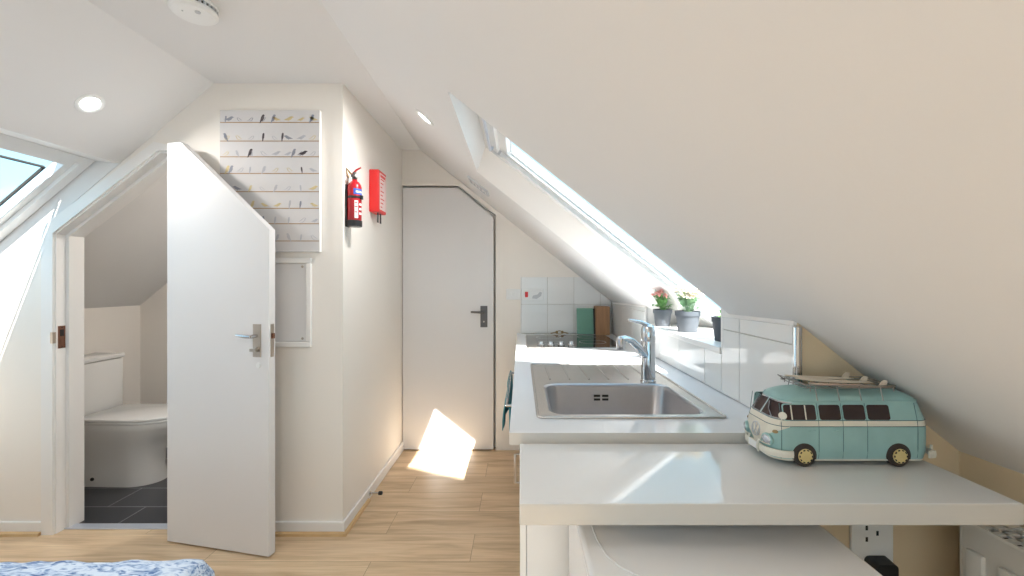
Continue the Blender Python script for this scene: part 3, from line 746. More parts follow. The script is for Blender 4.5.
# towel draped on the rail
rings = []
ny, nz = 26, 7
ya, yb = 1.62, 2.14
mb = MB()
prof = [(-.060, .60+.0), (-.062, .70), (-.061, .80), (-.060, .875), (-.052, .8925), (-.044, .875), (-.041, .80), (-.040, .68)]
def tprof(y, k, inn):
    x, z = prof[k]; w = math.sin(y*38)*.004+math.sin(y*17+1)*.004
    off = .004 if inn else 0
    t = (y-ya)/(yb-ya)
    if k < 3: z = {0: .765+.03*t, 1: .80+.02*t, 2: .84}[k]
    if k > 5: z = {6: .82, 7: .76}[k]
    cx = -.052; dx = x-cx
    x = cx + dx*(1 if not inn else .55) + (w - .008*(1-t)*(3-k)/3 if k < 3 else 0)
    if inn and k == 4: z -= .003
    return Vector((x, y, z))
g = []
for i in range(ny+1):
    y = ya+(yb-ya)*i/ny
    loop = [tprof(y, k, False) for k in range(8)] + [tprof(y, k, True) for k in range(7, -1, -1)]
    g.append(loop)
mb.loft(g); o = mb.build('tea_towel', M['towel'], origin=(-.05, 1.88, .78), smooth=True, ang=80); tag(o, 'turquoise tea towel hanging over the rail below the worktop edge', 'towel')

# ------------------------------------------------------------------ sink
sk = thing('kitchen_sink', (.33, 1.65, wz), 'stainless steel inset sink with ribbed drainer in the worktop', 'sink')
sx0, sx1, sy0, sy1 = .050, .605, 1.232, 2.062
bx0, bx1, by0, by1 = .098, .552, 1.272, 1.640
def rrect(x0, x1, y0, y1, r, z, n=6):
    pts = []
    for cx, cy, a0 in ((x1-r, y1-r, 0), (x0+r, y1-r, 90), (x0+r, y0+r, 180), (x1-r, y0+r, 270)):
        for k in range(n+1):
            a = R(a0+90*k/n); pts.append(Vector((cx+r*math.cos(a), cy+r*math.sin(a), z)))
    return pts
mb = MB(); zt = wz+.0035
# flat flange around the bowl : outer rectangle to bowl loop
N_ = 6
outer = rrect(sx0, sx1, sy0, 1.69, .004, zt, N_); inner = rrect(bx0-.012, bx1+.012, by0-.012, by1+.012, .05, zt, N_)
mb.loft([outer, inner], cap0=False, cap1=False)
mb.box(sx0, sx1, 1.69, sy1, zt-.003, zt)
o = mb.build('flange', M['steel'], sk, ang=30)
mb = MB(); mb.tube(rrect(sx0, sx1, sy0, sy1, .018, zt-.0005, 5), .0045, 8, closed=True); mb.build('rim', M['steel'], sk, ang=60)
mb = MB()
loops = [rrect(bx0-.012, bx1+.012, by0-.012, by1+.012, .05, zt, N_), rrect(bx0-.003, bx1+.003, by0-.003, by1+.003, .045, zt-.004, N_), rrect(bx0, bx1, by0, by1, .042, zt-.014, N_),
         rrect(bx0+.010, bx1-.010, by0+.010, by1-.010, .045, zt-.12, N_), rrect(bx0+.022, bx1-.022, by0+.022, by1-.022, .05, zt-.145, N_), rrect(bx0+.05, bx1-.05, by0+.05, by1-.05, .05, zt-.155, N_)]
mb.loft(loops, cap0=False, cap1=True); mb.build('bowl', M['steelb'], sk, ang=50)
for k in range(6):
    x = .115+.082*k
    mb = MB(); mb.tube([(x-.012*(k-2.5)*.15, 1.725, zt), (x, 2.03, zt)], .0035, 8); mb.build('drainer_rib', M['steel'], sk, ang=60)
mb = MB()
for dx in (-.028, .004):
    for dz in (-.040, -.054): mb.box(.312+dx, .312+dx+.024, by1-.006, by1+.0005, zt+dz-.008, zt+dz, bev=.0)
mb.build('overflow_slots', M['dark'], sk)
mb = MB(); mb.lathe([(.040, .0), (.038, .003), (.02, .001)], (.316, 1.463, zt-.1545), 24); mb.build('waste', M['chrome'], sk, ang=40)
# tap
tp = thing('mixer_tap', (.512, 1.685, wz), 'chrome single-lever mixer tap standing behind the sink bowl', 'tap')
c = (.512, 1.690, wz+.0036)
mb = MB(); mb.lathe([(.031, 0), (.031, .006), (.0275, .010), (.0275, .150), (.0265, .162)], c, 26); mb.build('body', M['chrome'], tp, ang=40)
mb = MB(); mb.lathe([(.0275, .164), (.0285, .170), (.0285, .205), (.024, .222), (.012, .229)], c, 26); mb.build('cartridge_cap', M['chrome'], tp, ang=40)
b = Vector(c)
mb = MB(); mb.tube([b+Vector((0, 0, .095)), b+Vector((-.045, -.040, .140)), b+Vector((-.090, -.080, .175)), b+Vector((-.120, -.106, .186)), b+Vector((-.140, -.124, .186))], [.016, .0145, .0135, .0125, .012], 14); mb.build('spout', M['chrome'], tp, ang=60)
mb = MB(); mb.lathe([(.0145, -.032), (.016, -.028), (.016, .010), (.012, .014)], b+Vector((-.140, -.124, .180)), 18); mb.build('aerator', M['chrome'], tp, ang=40)
mb = MB(); mb.tube([b+Vector((.0, 0, .222)), b+Vector((-.03, -.012, .238)), b+Vector((-.065, -.03, .246)), b+Vector((-.088, -.04, .250))], [.012, .008, .006, .005], 10); mb.build('lever', M['chrome'], tp, ang=60)

# ------------------------------------------------------------------ hob
hb = thing('ceramic_hob', (.34, 2.89, wz), 'dark glass electric hob with four chrome knobs on the worktop', 'hob')
mb = MB(); mb.box(.040, .640, 2.588, 3.20, wz, wz+.006, bev=.002); mb.build('glass_plate', M['hobglass'], hb)
mb = MB(); mb.box(.034, .646, 2.582, 3.206, wz, wz+.0035, bev=.001); mb.build('trim_frame', M['steel'], hb)
for k in range(4):
    x = .125+.064*k
    mb = MB(); mb.lathe([(.022, .006), (.022, .012), (.017, .016), (.016, .032), (.013, .034)], (x, 2.65, wz), 20); kn = mb.build('knob', M['chrome'], hb, ang=35)
for (x, y, r_) in ((.20, 2.80, .07), (.48, 2.82, .09), (.20, 3.07, .09), (.48, 3.08, .07)):
    mb = MB(); mb.lathe([(r_, .0062), (r_-.002, .0064), (r_-.004, .0062)], (x, y, wz), 36, cap0=False, cap1=False); mb.build('heat_ring', M['greyp'], hb)

# ------------------------------------------------------------------ tiles (splashbacks)
mb = MB(); g = .0016
def rtile(y0, y1, z0, z1a, z1b):
    a = [(XT-.008, y0+g, z0+g), (XT-.008, y1-g, z0+g), (XT-.008, y1-g, z1b-g), (XT-.008, y0+g, z1a-g)]
    mb.prism(a, (.0075, 0, 0))
ys = [YT+.004, 1.395, 1.660, 1.930, 2.20, 2.47, 2.74, 3.01, 3.28, YF-.010]
zj = 1.168
for i in range(len(ys)-1):
    y0, y1 = ys[i], ys[i+1]
    segs = []
    for a, b in ((y0, min(y1, 1.518)), (max(y0, 1.518), min(y1, 2.452)), (max(y0, 2.452), y1)):
        if b-a > .01: segs.append((a, b, 1.518 <= (a+b)/2 <= 2.452))
    for a, b, low in segs:
        if low: rtile(a, b, wz+.001, zs-.017, zs-.017)
        else:
            rtile(a, b, wz+.001, zj, zj)
            rtile(a, b, zj, zr(XT-.008, a)-.012, zr(XT-.008, b)-.012)
mb.box(XT-.002, XT-.0003, YT+.004, YF-.01, wz+.001, zs-.017, 1)
for a, b in ((YT+.004, 1.515), (2.455, YF-.01)): mb.prism([(XT-.002, a, zs-.017), (XT-.002, b, zs-.017), (XT-.002, b, zr(XT, b)-.014), (XT-.002, a, zr(XT, a)-.014)], (.0017, 0, 0), 1)
o = mb.build('splashback', [M['tile'], M['grout']], origin=(XT-.004, 2.2, wz)); bv = o.modifiers.new('b', 'BEVEL'); bv.width = .0012; bv.segments = 2; bv.limit_method = 'ANGLE'
tag(o, 'white glazed tile splashback running along the right wall below the roof window', 'splashback')
mb = MB()
for a, b in ((YT+.004, 1.518), (2.452, YF-.01)):
    A_ = [(XT-.009, a, zr(XT-.008, a)-.013), (XT-.009, b, zr(XT-.008, b)-.013), (XT-.009, b, zr(XT-.008, b)-.001), (XT-.009, a, zr(XT-.008, a)-.001)]
    mb.prism(A_, (.009, 0, 0))
mb.box(XT-.009, XT-.0005, 1.510, 1.521, zs-.016, zr(XT, 1.48)-.012)
struct(mb.build('trim_9', M['trim']))
mb = MB()
for x0 in (.0, .211, .422, .633):
    for z0, z1 in ((wz+.002, zj), (zj, 1.386)):
        x1 = min(x0+.211, XT-.010)
        poly = [(x0+g, z0+g), (x1-g, z0+g), (x1-g, z1-g), (x0+g, z1-g)]
        poly = clip(poly, lambda p: p[1]-(zr(p[0], YF-.008)-.004))
        if len(poly) > 2: mb.prism([(p[0], YF-.008, p[1]) for p in poly], (0, .0075, 0))
gp = clip([(0, wz+.002), (XT-.01, wz+.002), (XT-.01, 1.384), (0, 1.384)], lambda p: p[1]-(zr(p[0], YF-.008)-.006))
mb.prism([(p[0], YF-.0025, p[1]) for p in gp], (0, .002, 0), 1)
o = mb.build('splashback', [M['tile'], M['grout']], origin=(.36, YF-.004, wz)); bv = o.modifiers.new('b', 'BEVEL'); bv.width = .0012; bv.segments = 2
tag(o, 'short white tile splashback on the end wall behind the hob', 'splashback')
mb = MB(); mb.box(-.006, 0, YF-.009, YF, wz+.001, 1.392)
struct(mb.build('trim_10', M['trim']))
tt = MB(); tt.box(XT-.016, XT+.006, YT-.010, YT-.0005, wz+.001, zr(XT, YT)-.008, bev=.003); tt.tube([(XT-.006, YT-.010, wz+.001), (XT-.006, YT-.010, zr(XT, YT)-.010)], .006, 10)
struct(tt.build('trim_11', M['chrome']))

# ------------------------------------------------------------------ items at end of worktop
gb = thing('chopping_board', (.50, 3.28, wz), 'green board leaning on the end wall tiles beside the hob', 'chopping board')
mb = MB(); mt = Matrix.Translation((.504, 3.262, wz+.0005)) @ Matrix.Rotation(R(-8), 4, 'X')
mb.box(-.069, .060, -.008, .008, .004, .207, bev=.006, mtx=mt); mb.build('board', M['greenboard'], gb)
mb = MB(); mb.box(.0602, .072, -.008, .010, .004, .205, bev=.003, mtx=mt); tag(mb.build('edge_strip', M['black'], gb), 'black edge')
mb = MB(); mb.box(.579, .686, 3.235, 3.340, wz+.0005, wz+.222, bev=.006); o = mb.build('wooden_box', M['brownwood'], origin=(.632, 3.29, wz)); tag(o, 'brown wooden box standing in the far corner of the worktop behind the green board', 'box')
# small brass keys
ky = thing('key_pair', (.32, 3.28, wz), 'pair of small brass keys lying on the worktop behind the hob', 'keys')
mb = MB(); c = Vector((.30, 3.27, wz+.004))
mb.tube([c+Vector((.020*math.cos(2*math.pi*k/16), 0.012*math.sin(2*math.pi*k/16), .014+.012*math.sin(2*math.pi*k/16))) for k in range(16)], .0025, 6, closed=True); mb.build('ring', M['brass'], ky)
for sgn in (-1, 1):
    mb = MB(); mb.tube([c+Vector((sgn*.02, 0, .016)), c+Vector((sgn*.045, .004, .012)), c+Vector((sgn*.07, .006, .006))], .0035, 6); mb.lathe([(.011, 0), (.011, .004)], c+Vector((sgn*.022, -.002, .016)), 12, 'y'); mb.build('key', M['brass'], ky)

# cooker switch and socket
so = thing('wall_socket', (-.065, YF, 1.255), 'white double switch plate on the plain wall beside the cooker switch', 'socket')
mb = MB(); mb.box(-.118, -.006, YF-.009, YF-.0002, 1.205, 1.290, bev=.003); mb.build('plate', M['white'], so)
for x in (-.098, -.062):
    mb = MB(); mb.box(x, x+.022, YF-.012, YF-.009, 1.235, 1.262, bev=.002); mb.build('rocker', M['white'], so)
    
cs = thing('cooker_switch', (.09, YF-.008, 1.25), 'white cooker switch plate with red rocker on the end wall tiles', 'switch')
mb = MB(); mb.box(.004, .180, YF-.019, YF-.0085, 1.200, 1.290, bev=.003); mb.build('plate', M['white'], cs)
mb = MB(); mb.box(.032, .056, YF-.023, YF-.019, 1.225, 1.268, bev=.002); mb.build('red_rocker', M['redbright'], cs)
mb = MB()
mb.prism([(.088, YF-.0195, 1.215), (.125, YF-.0195, 1.212), (.160, YF-.0195, 1.235), (.166, YF-.0195, 1.262), (.150, YF-.0195, 1.268), (.130, YF-.0195, 1.246), (.095, YF-.0195, 1.238)], (0, -.002, 0))
mb.build('grey_shape', M['greyp'], cs)  # irregular grey shape on the switch plate

# ------------------------------------------------------------------ flower pots
def pot(name, cx, cy, r, h, seed, petal, leafm, label, nfl, spread, hh, cat='plant'):
    rnd = random.Random(seed); z0 = zs+.0045
    t = thing(name, (cx, cy, z0), label, cat, 'potted plants on the window sill')
    c = (cx, cy, z0)
    mb = MB(); mb.lathe([(r*.74, 0), (r*.76, .002), (r*.93, h*.78), (r, h*.78), (r*1.02, h), (r*.94, h), (r*.90, h*.85)], c, 28, cap1=False); pt = mb.build('pot', M['potgrey'], t, ang=35)
    mb = MB(); mb.lathe([(r*.89, h*.84), (r*.6, h*.88), (.001, h*.9)], c, 20, cap0=False); mb.build('soil', M['soil'], t)
    mb = MB(); ctr = Vector((cx, cy, z0+h*.88))
    def leaf(p, d, L, w, mi=0):
        d = d.normalized(); sd = d.cross(Vector((rnd.uniform(-.3, .3), rnd.uniform(-.3, .3), 1))).normalized(); nn = sd.cross(d)
        pr = []
        for k in range(5):
            s_ = k/4; wd = w*math.sin(math.pi*(.12+.86*s_)); q = p+d*L*s_+nn*(.18*L*math.sin(math.pi*s_)) + Vector((0, 0, -.25*L*s_*s_))
            pr.append((q-sd*wd, q+nn*wd*-.3, q+sd*wd))
        for a, b in zip(pr, pr[1:]):
            mb.face([a[0], a[1], b[1], b[0]], mi); mb.face([a[1], a[2], b[2], b[1]], mi)
    heads = []
    for k in range(34):
        a = rnd.uniform(0, 6.28); el = rnd.uniform(.15, 1.3); d = Vector((math.cos(a)*math.cos(el), math.sin(a)*math.cos(el), math.sin(el)))
        st = ctr+Vector((rnd.uniform(-.3, .3)*r, rnd.uniform(-.3, .3)*r, rnd.uniform(0, .45)*hh))
        leaf(st+d*spread*.25, d, rnd.uniform(.4, .75)*spread, rnd.uniform(.10, .16)*spread*1.4)
    for k in range(nfl):
        a = rnd.uniform(0, 6.28); rad = math.sqrt(rnd.random())*spread*.85
        p = ctr+Vector((math.cos(a)*rad, math.sin(a)*rad*.8, hh*rnd.uniform(.6, 1.0))); heads.append(p)
        mb.tube([ctr+Vector((math.cos(a)*rad*.2, math.sin(a)*rad*.2, 0)), (ctr+p)/2+Vector((math.cos(a)*.004, math.sin(a)*.004, .006)), p], .0012, 5)
    mb.build('foliage', leafm, t, ang=60)
    if nfl:
        mb = MB()
        for p in heads:
            for q in range(rnd.randint(9, 13)):
                d = Vector((rnd.gauss(0, 1), rnd.gauss(0, 1), rnd.gauss(.3, .8))).normalized()
                leaf(p, d, rnd.uniform(.013, .020), .0075)
        mb.build('flowers', petal, t, ang=60)
    return t
pot('potted_flower', .775, 2.30, .050, .092, 3, M['petalp'], M['leaf'], 'grey pot of coral pink flowers, furthest along the window sill', 24, .074, .140)
pot('potted_flower', .805, 2.03, .058, .100, 5, M['petalc'], M['leafp'], 'grey pot of cream blush flowers in the middle of the window sill', 30, .088, .130)
pot('potted_plant', .825, 1.70, .050, .098, 9, M['petalc'], M['leaf'], 'grey pot of low green leaves at the near end of the window sill', 0, .046, .055)

# ------------------------------------------------------------------ breakfast bar
sh = MB(); sh.box(-.003, .962, .802, YT-.004, .868, .910, bev=.003, seg=2)
for f in sh.bm.faces:
    f.material_index = 0 if abs(f.normal.z) > .7 else 1
o = sh.build('breakfast_bar', [M['shelf'], M['edge']], origin=(.47, .95, .868)); tag(o, 'white gloss breakfast bar shelf at the end of the worktop carrying the toy van', 'breakfast bar')
# appliance below
ap = thing('household_appliance', (.386, .82, 0), 'white boxy appliance with a smooth flat top under the breakfast bar', 'appliance')
mb = MB(); mb.box(.125, .647, .58, 1.098, .02, .785, bev=.006); mb.build('casing', M['upvc'], ap)
mb = MB(); mb.box(.123, .649, .555, 1.100, .787, .812, bev=.010, seg=3); mb.build('top_panel', M['upvc'], ap, ang=40)
mb = MB(); mb.box(.130, .642, .552, .577, .10, .78, bev=.005); mb.build('door', M['upvc'], ap)
for x in (.17, .60):
    for y in (.63, 1.05):
        mb = MB(); mb.lathe([(.018, 0), (.018, .02)], (x, y, 0), 12); mb.build('foot', M['black'], ap)
mb = MB()
pts = [(.150, 1.05, .8138), (.1505, .95, .8138), (.151, .892, .8138), (.154, .847, .8138), (.163, .80, .8138), (.182, .766, .8138), (.215, .738, .8138), (.26, .72, .8138)]
mb.tube(pts, .0017, 8); o = mb.build('power_cable', M['white'], origin=(.19, .85, .8121), ang=60); tag(o, 'thin white cable lying across the top of the appliance', 'cable')

# ------------------------------------------------------------------ socket with plug on the shaded end wall
so = thing('wall_socket', (.923, YT, .60), 'white upright double socket on the end wall under the breakfast bar', 'socket')
mb = MB(); mb.box(.868, .978, YT-.010, YT-.0003, .53, .745, bev=.003); mb.build('plate', M['white'], so)
for (x, z) in ((.907, .660), (.935, .676), (.907, .690)):
    mb = MB(); mb.box(x-.003, x+.003, YT-.0108, YT-.0099, z-.006, z+.006); mb.build('pin_hole', M['dark'], so)
mb = MB(); mb.box(.893, .915, YT-.013, YT-.010, .700, .725, bev=.002); mb.build('rocker', M['white'], so)
pg = thing('power_plug', (.935, YT-.03, .58), 'black mains plug in the socket under the breakfast bar', 'plug')
mb = MB(); mb.loft([rrect(.900, .962, .560, .618, .012, 0), rrect(.900, .962, .560, .618, .012, 0)][:1] + [rrect(.902, .960, .562, .616, .012, 1)], cap0=True, cap1=True)
for v in mb.bm.verts: v.co = Vector((v.co.x, (YT-.0105) if v.co.z < .5 else (YT-.045), v.co.y))
mb.build('body', M['black'], pg, ang=40)
mb = MB(); mb.tube([(.931, YT-.034, .562), (.931, YT-.036, .50), (.925, YT-.03, .40), (.90, YT-.05, .2), (.86, YT-.06, .01)], .004, 8); mb.build('flex', M['black'], pg, ang=60)

# ------------------------------------------------------------------ radiator
rd = thing('panel_radiator', (1.08, .4, .15), 'white panel radiator on the low right wall beside the breakfast bar', 'radiator')
ry0, ry1, rz0, rz1 = -.30, .992, .16, .775
mb = MB(); mb.box(1.040, 1.052, ry0, ry1, rz0, rz1, bev=.004)
y = ry0+.05
while y < ry1-.05:
    mb.box(1.028, 1.042, y, y+.038, rz0+.05, rz1-.055, bev=.006); y += .066
mb.build('front_panel', M['rad'], rd, ang=30)
mb = MB(); mb.box(1.125, 1.137, ry0, ry1, rz0, rz1, bev=.004)
for k in range(4): mb.box(1.136, XK-.002, ry0+.1+.33*k, ry0+.13+.33*k, rz0+.3, rz1-.1)
mb.build('rear_panel', M['rad'], rd)
for ya_, yb_ in ((ry1, ry1+.006), (ry0-.006, ry0)):
    mb = MB(); mb.box(1.042, 1.137, ya_, yb_, rz0, rz1+.002, bev=.001); mb.build('side_cover', M['rad'], rd)
mb = MB(); mb.box(1.040, 1.046, ry0, ry1, rz1-.002, rz1+.004); mb.box(1.131, 1.137, ry0, ry1, rz1-.002, rz1+.004)
for x in (1.070, 1.100): mb.box(x-.003, x+.003, ry0, ry1, rz1-.002, rz1+.004)
y = ry0
while y <= ry1-.01:
    mb.box(1.046, 1.131, y, y+.012, rz1-.002, rz1+.004); y += .026
mb.build('top_grille', M['rad'], rd)
mb = MB(); mb.box(1.053, 1.124, ry0+.02, ry1-.02, rz0+.02, rz1-.03); mb.build('fins', M['dark'], rd)
for yy in (ry0+.05, ry1-.05):
    mb = MB(); mb.tube([(1.09, yy, rz0+.03), (1.09, yy, 0)], .008, 8); mb.build('pipe', M['rad'], rd)

# ------------------------------------------------------------------ toy camper van
VX, VY, VZ = .577, .965, .9105
van = thing('toy_camper_van', (VX+.18, VY+.065, VZ), 'turquoise and ivory tin toy camper van with surfboards on its roof rack', 'toy van')
VL, VWd = .370, .132
def lerp(a, b, t): return a+(b-a)*t
def interp(h, tab):
    for (h0, v0), (h1, v1) in zip(tab, tab[1:]):
        if h <= h1: return lerp(v0, v1, (h-h0)/(h1-h0))
    return tab[-1][1]
F_ = [(.012, .008), (.03, .003), (.06, .0), (.09, .004), (.105, .010), (.146, .036), (.156, .042), (.165, .062), (.172, .10)]
B_ = [(.012, .366), (.03, .370), (.07, .371), (.105, .370), (.146, .358), (.156, .350), (.165, .330), (.172, .285)]
S_ = [(.012, .003), (.03, .0), (.09, .0), (.105, .002), (.146, .011), (.154, .016), (.163, .031), (.172, .060)]
NS, NCR, NF = 30, 9, 12
def ring(h):
    u0, u1, v0 = interp(h, F_), interp(h, B_), interp(h, S_); v1 = VWd-v0
    rf, rb = min(.036, (v1-v0)*.45), min(.03, (v1-v0)*.45)
    pts = []
    for k in range(NS): pts.append((lerp(u0+rf, u1-rb, k/NS), v0))
    for k in range(NCR): a = R(-90+90*k/NCR); pts.append((u1-rb+rb*math.cos(a), v0+rb+rb*math.sin(a)))
    for k in range(NF): pts.append((u1, lerp(v0+rb, v1-rb, k/NF)))
    for k in range(NCR): a = R(90*k/NCR); pts.append((u1-rb+rb*math.cos(a), v1-rb+rb*math.sin(a)))
    for k in range(NS): pts.append((lerp(u1-rb, u0+rf, k/NS), v1))
    for k in range(NCR): a = R(90+90*k/NCR); pts.append((u0+rf+rf*math.cos(a), v1-rf+rf*math.sin(a)))
    # bowed nose
    for k in range(NF):
        v = lerp(v1-rf, v0+rf, k/NF); pts.append((u0, v))
    for k in range(NCR): a = R(180+90*k/NCR); pts.append((u0+rf+rf*math.cos(a), v0+rf+rf*math.sin(a)))
    return pts
def VPt(u_, v_, h): return Vector((VX+u_, VY+v_, VZ+h))
hs = [.012, .016, .02, .026, .032, .038, .044, .05, .056, .062, .068, .074, .080, .086, .0915, .096, .1005, .105, .112, .12, .128, .137, .146, .149, .154, .158, .162, .166, .169, .172]
rings = [[VPt(a, b, h) for a, b in ring(h)] for h in hs]
def vmat(i, j, f):
    h = (hs[i]+hs[i+1])/2; c = f.calc_center_median(); u_, v_ = c.x-VX, c.y-VY
    if h < .0165: return 1
    if h < .0915: return 0
    if h < .105: return 1
    return 0
mb = MB(); mb.loft(rings, fmat=vmat)
body = mb.build('body', [M['vteal'], M['vwhite']], van, ang=55)
# gutter line
def ring_at(h, off):
    pts = ring(h); n_ = len(pts); out = []
    for i in range(n_):
        a, b = pts[i-1], pts[(i+1) % n_]; t = Vector((b[0]-a[0], b[1]-a[1])).normalized(); out.append(VPt(pts[i][0]+t.y*off, pts[i][1]-t.x*off, h))
    return out
mb = MB(); mb.tube(ring_at(.147, .001), .0016, 6, closed=True); mb.build('gutter', M['vteal'], van, ang=60)
mb = MB(); mb.tube(ring_at(.0915, .0003), .0008, 5, closed=True); mb.tube(ring_at(.105, .0003), .0008, 5, closed=True); mb.build('belt_seams', M['vlines'], van, ang=60)
# surface patch on near/far side
def side_patch(mb, u0, u1, h0, h1, off, side=0, rad=.006, mi=0):
    pts = []
    for cx, cy, a0 in ((u1-rad, h1-rad, 0), (u0+rad, h1-rad, 90), (u0+rad, h0+rad, 180), (u1-rad, h0+rad, 270)):
        for k in range(5): a = R(a0+22.5*k); pts.append((cx+rad*math.cos(a), cy+rad*math.sin(a)))
    fr, bk = [], []
    for (a, h) in pts:
        v = interp(h, S_); s_ = 1 if side == 0 else -1; base = v if side == 0 else VWd-v
        fr.append(VPt(a, base-s_*off, h)); bk.append(VPt(a, base+s_*.0015, h))
    mb.loft([bk, fr], mi)
wins = [(.0295, .1035), (.1115, .1605), (.1670, .2170), (.2225, .2740)]
for side in (0, 1):
    for i, (a, b) in enumerate(wins):
        mb = MB(); side_patch(mb, a-.002, b+.002, .1045, .1415, .0006, side, .006, 1); fr = mb.build('window_surround', [M['vteal'], M['vteal']], van)
        mb = MB(); side_patch(mb, a, b, .1065, .1395, .0011, side, .005); mb.build('pane', M['vglass'], fr)
        if i == 0:
            for uu in (.046, .078):
                mb = MB(); side_patch(mb, uu, uu+.0028, .107, .139, .0016, side, .0008); mb.build('divider_bar', M['vwhite'], fr)
# windscreen panes : strips on the nose
def nose_point(h, s, off):
    """s in -1..1 across the nose (near = -1)"""
    u0, v0 = interp(h, F_), interp(h, S_); v1 = VWd-v0; rf = min(.036, (v1-v0)*.45)
    path = []
    for k in range(13): a = R(270-90*k/12); path.append((u0+rf+rf*math.cos(a), v0+rf+rf*math.sin(a), math.cos(a), math.sin(a)))
    for k in range(1, 13): path.append((u0, lerp(v0+rf, v1-rf, k/12), -1, 0))
    for k in range(1, 13): a = R(180-90*k/12); path.append((u0+rf+rf*math.cos(a), v1-rf+rf*math.sin(a), math.cos(a), math.sin(a)))
    t = (s+1)/2*(len(path)-1); i = min(int(t), len(path)-2); f = t-i
    q = [lerp(path[i][k], path[i+1][k], f) for k in range(4)]
    return VPt(q[0]+q[2]*off, q[1]+q[3]*off, h)
def nose_patch(mb, s0, s1, h0, h1, off, n=10):
    g0 = [[nose_point(lerp(h0, h1, j/4), lerp(s0, s1, i/n), off) for i in range(n+1)] for j in range(5)]
    g1 = [[nose_point(lerp(h0, h1, j/4), lerp(s0, s1, i/n), -.001) for i in range(n+1)] for j in range(5)]
    for j in range(4):
        for i in range(n):
            mb.face([g0[j][i], g0[j][i+1], g0[j+1][i+1], g0[j+1][i]])
    edge0 = g0[0]+[r_[-1] for r_ in g0[1:]]+g0[-1][::-1][1:]+[r_[0] for r_ in g0[::-1][1:-1]]
    edge1 = g1[0]+[r_[-1] for r_ in g1[1:]]+g1[-1][::-1][1:]+[r_[0] for r_ in g1[::-1][1:-1]]
    m_ = len(edge0)
    for i in range(m_): mb.face([edge0[i], edge1[i], edge1[(i+1) % m_], edge0[(i+1) % m_]])
for s0, s1 in ((-.78, -.05), (.05, .78)):
    mb = MB(); nose_patch(mb, s0-.03, s1+.03, .106, .1425, .0006); fr = mb.build('windscreen_surround', M['silver'], van)
    mb = MB(); nose_patch(mb, s0, s1, .1085, .140, .0012); pn = mb.build('pane', M['vglass'], fr)
    mb = MB(); sm = (s0+s1)/2
    mb.tube([nose_point(.107, sm-.1, .003), nose_point(.122, sm+.12, .003), nose_point(.136, sm+.25, .003)], .0010, 5); mb.build('wiper', M['silver'], fr)
# door seams
def seam(u_, h0, h1, side=0):
    mb = MB(); mb.tube([VPt(u_, (interp(h, S_)-.0001) if side == 0 else VWd-interp(h, S_)+.0001, h) for h in (lerp(h0, h1, k/6) for k in range(7))], .0007, 5); mb.build('door_seam', M['vlines'], van, ang=60)
for side in (0, 1):
    for uu in (.022, .108, .164, .2195): seam(uu, .018, .143, side)
    seam(.335, .02, .143, side)
for uu in (.092, .1495):
    mb = MB(); mb.tube([VPt(uu-.007, -.001, .083), VPt(uu+.007, -.001, .083)], .0012, 6); mb.build('door_handle', M['vteal'], van)
# emblem
def nose_frame(h, s):
    p = nose_point(h, s, .0005); du = (nose_point(h, s+.05, .0005)-nose_point(h, s-.05, .0005)).normalized(); dv = (nose_point(h+.004, s, .0005)-nose_point(h-.004, s, .0005)).normalized()
    return p, -du, dv
p0, ax_, ay_ = nose_frame(.066, 0); nz_ = ax_.cross(ay_); nz_ = nz_ if nz_.x < 0 else -nz_
em = lambda a, b, w=.001: p0+ax_*a+ay_*b+nz_*w
mb = MB(); rr_ = .0165
mb.tube([em(rr_*math.cos(2*math.pi*k/32), rr_*math.sin(2*math.pi*k/32)) for k in range(32)], .0013, 6, closed=True)
mb.tube([em(-.0065, .0145), em(0, .0015), em(.0065, .0145)], .0012, 6)
mb.tube([em(-.0145, .007), em(-.0075, -.0135), em(0, .0), em(.0075, -.0135), em(.0145, .007)], .0012, 6)
tag(mb.build('nose_emblem', M['greyp'], van, ang=60), 'round raised emblem with letters V over W')
# ivory V on the nose
mb = MB(); hsv = [.020+.0715*k/22 for k in range(23)]; gv = []
for h in hsv:
    lim = (h-.020)/.0715; e_ = .07+.93*lim**2.0
    gv.append([nose_point(h, -e_+2*e_*i/28, .0005) for i in range(29)])
for a, b in zip(gv, gv[1:]):
    for i in range(28): mb.face([a[i], a[i+1], b[i+1], b[i]])
mb.build('nose_panel', M['vwhite'], van, ang=60)
mb = MB(); mb.tube([g_[0] for g_ in gv], .0008, 5); mb.build('nose_moulding', M['vwhite'], van, ang=60)
mb = MB(); mb.tube([g_[-1] for g_ in gv], .0008, 5); mb.build('nose_moulding', M['vwhite'], van, ang=60)
# headlights + indicators
for s_ in (-.50, .50):
    p_, a_, b_ = nose_frame(.056, s_); nn = a_.cross(b_); nn = nn if nn.x < 0 else -nn
    mtx = Matrix((a_, b_, nn)).transposed()
    mb = MB(); mb.lathe([(.0140, -.002), (.0140, .003), (.0115, .005)], p_, 24, mtx); hl = mb.build('headlight', M['vteal'], van, ang=35)
    mb = MB(); mb.lathe([(.0112, .0045), (.0100, .0070), (.005, .0085)], p_, 24, mtx); mb.build('lens', M['silver'], hl, ang=50)
    p_, a_, b_ = nose_frame(.077, s_*1.35); nn = a_.cross(b_); nn = nn if nn.x < 0 else -nn
    mb = MB(); mb.lathe([(.0042, -.001), (.0038, .0025)], p_, 14, Matrix((a_*1.5, b_, nn)).transposed()); mb.build('indicator', M['brass'], van, ang=50)
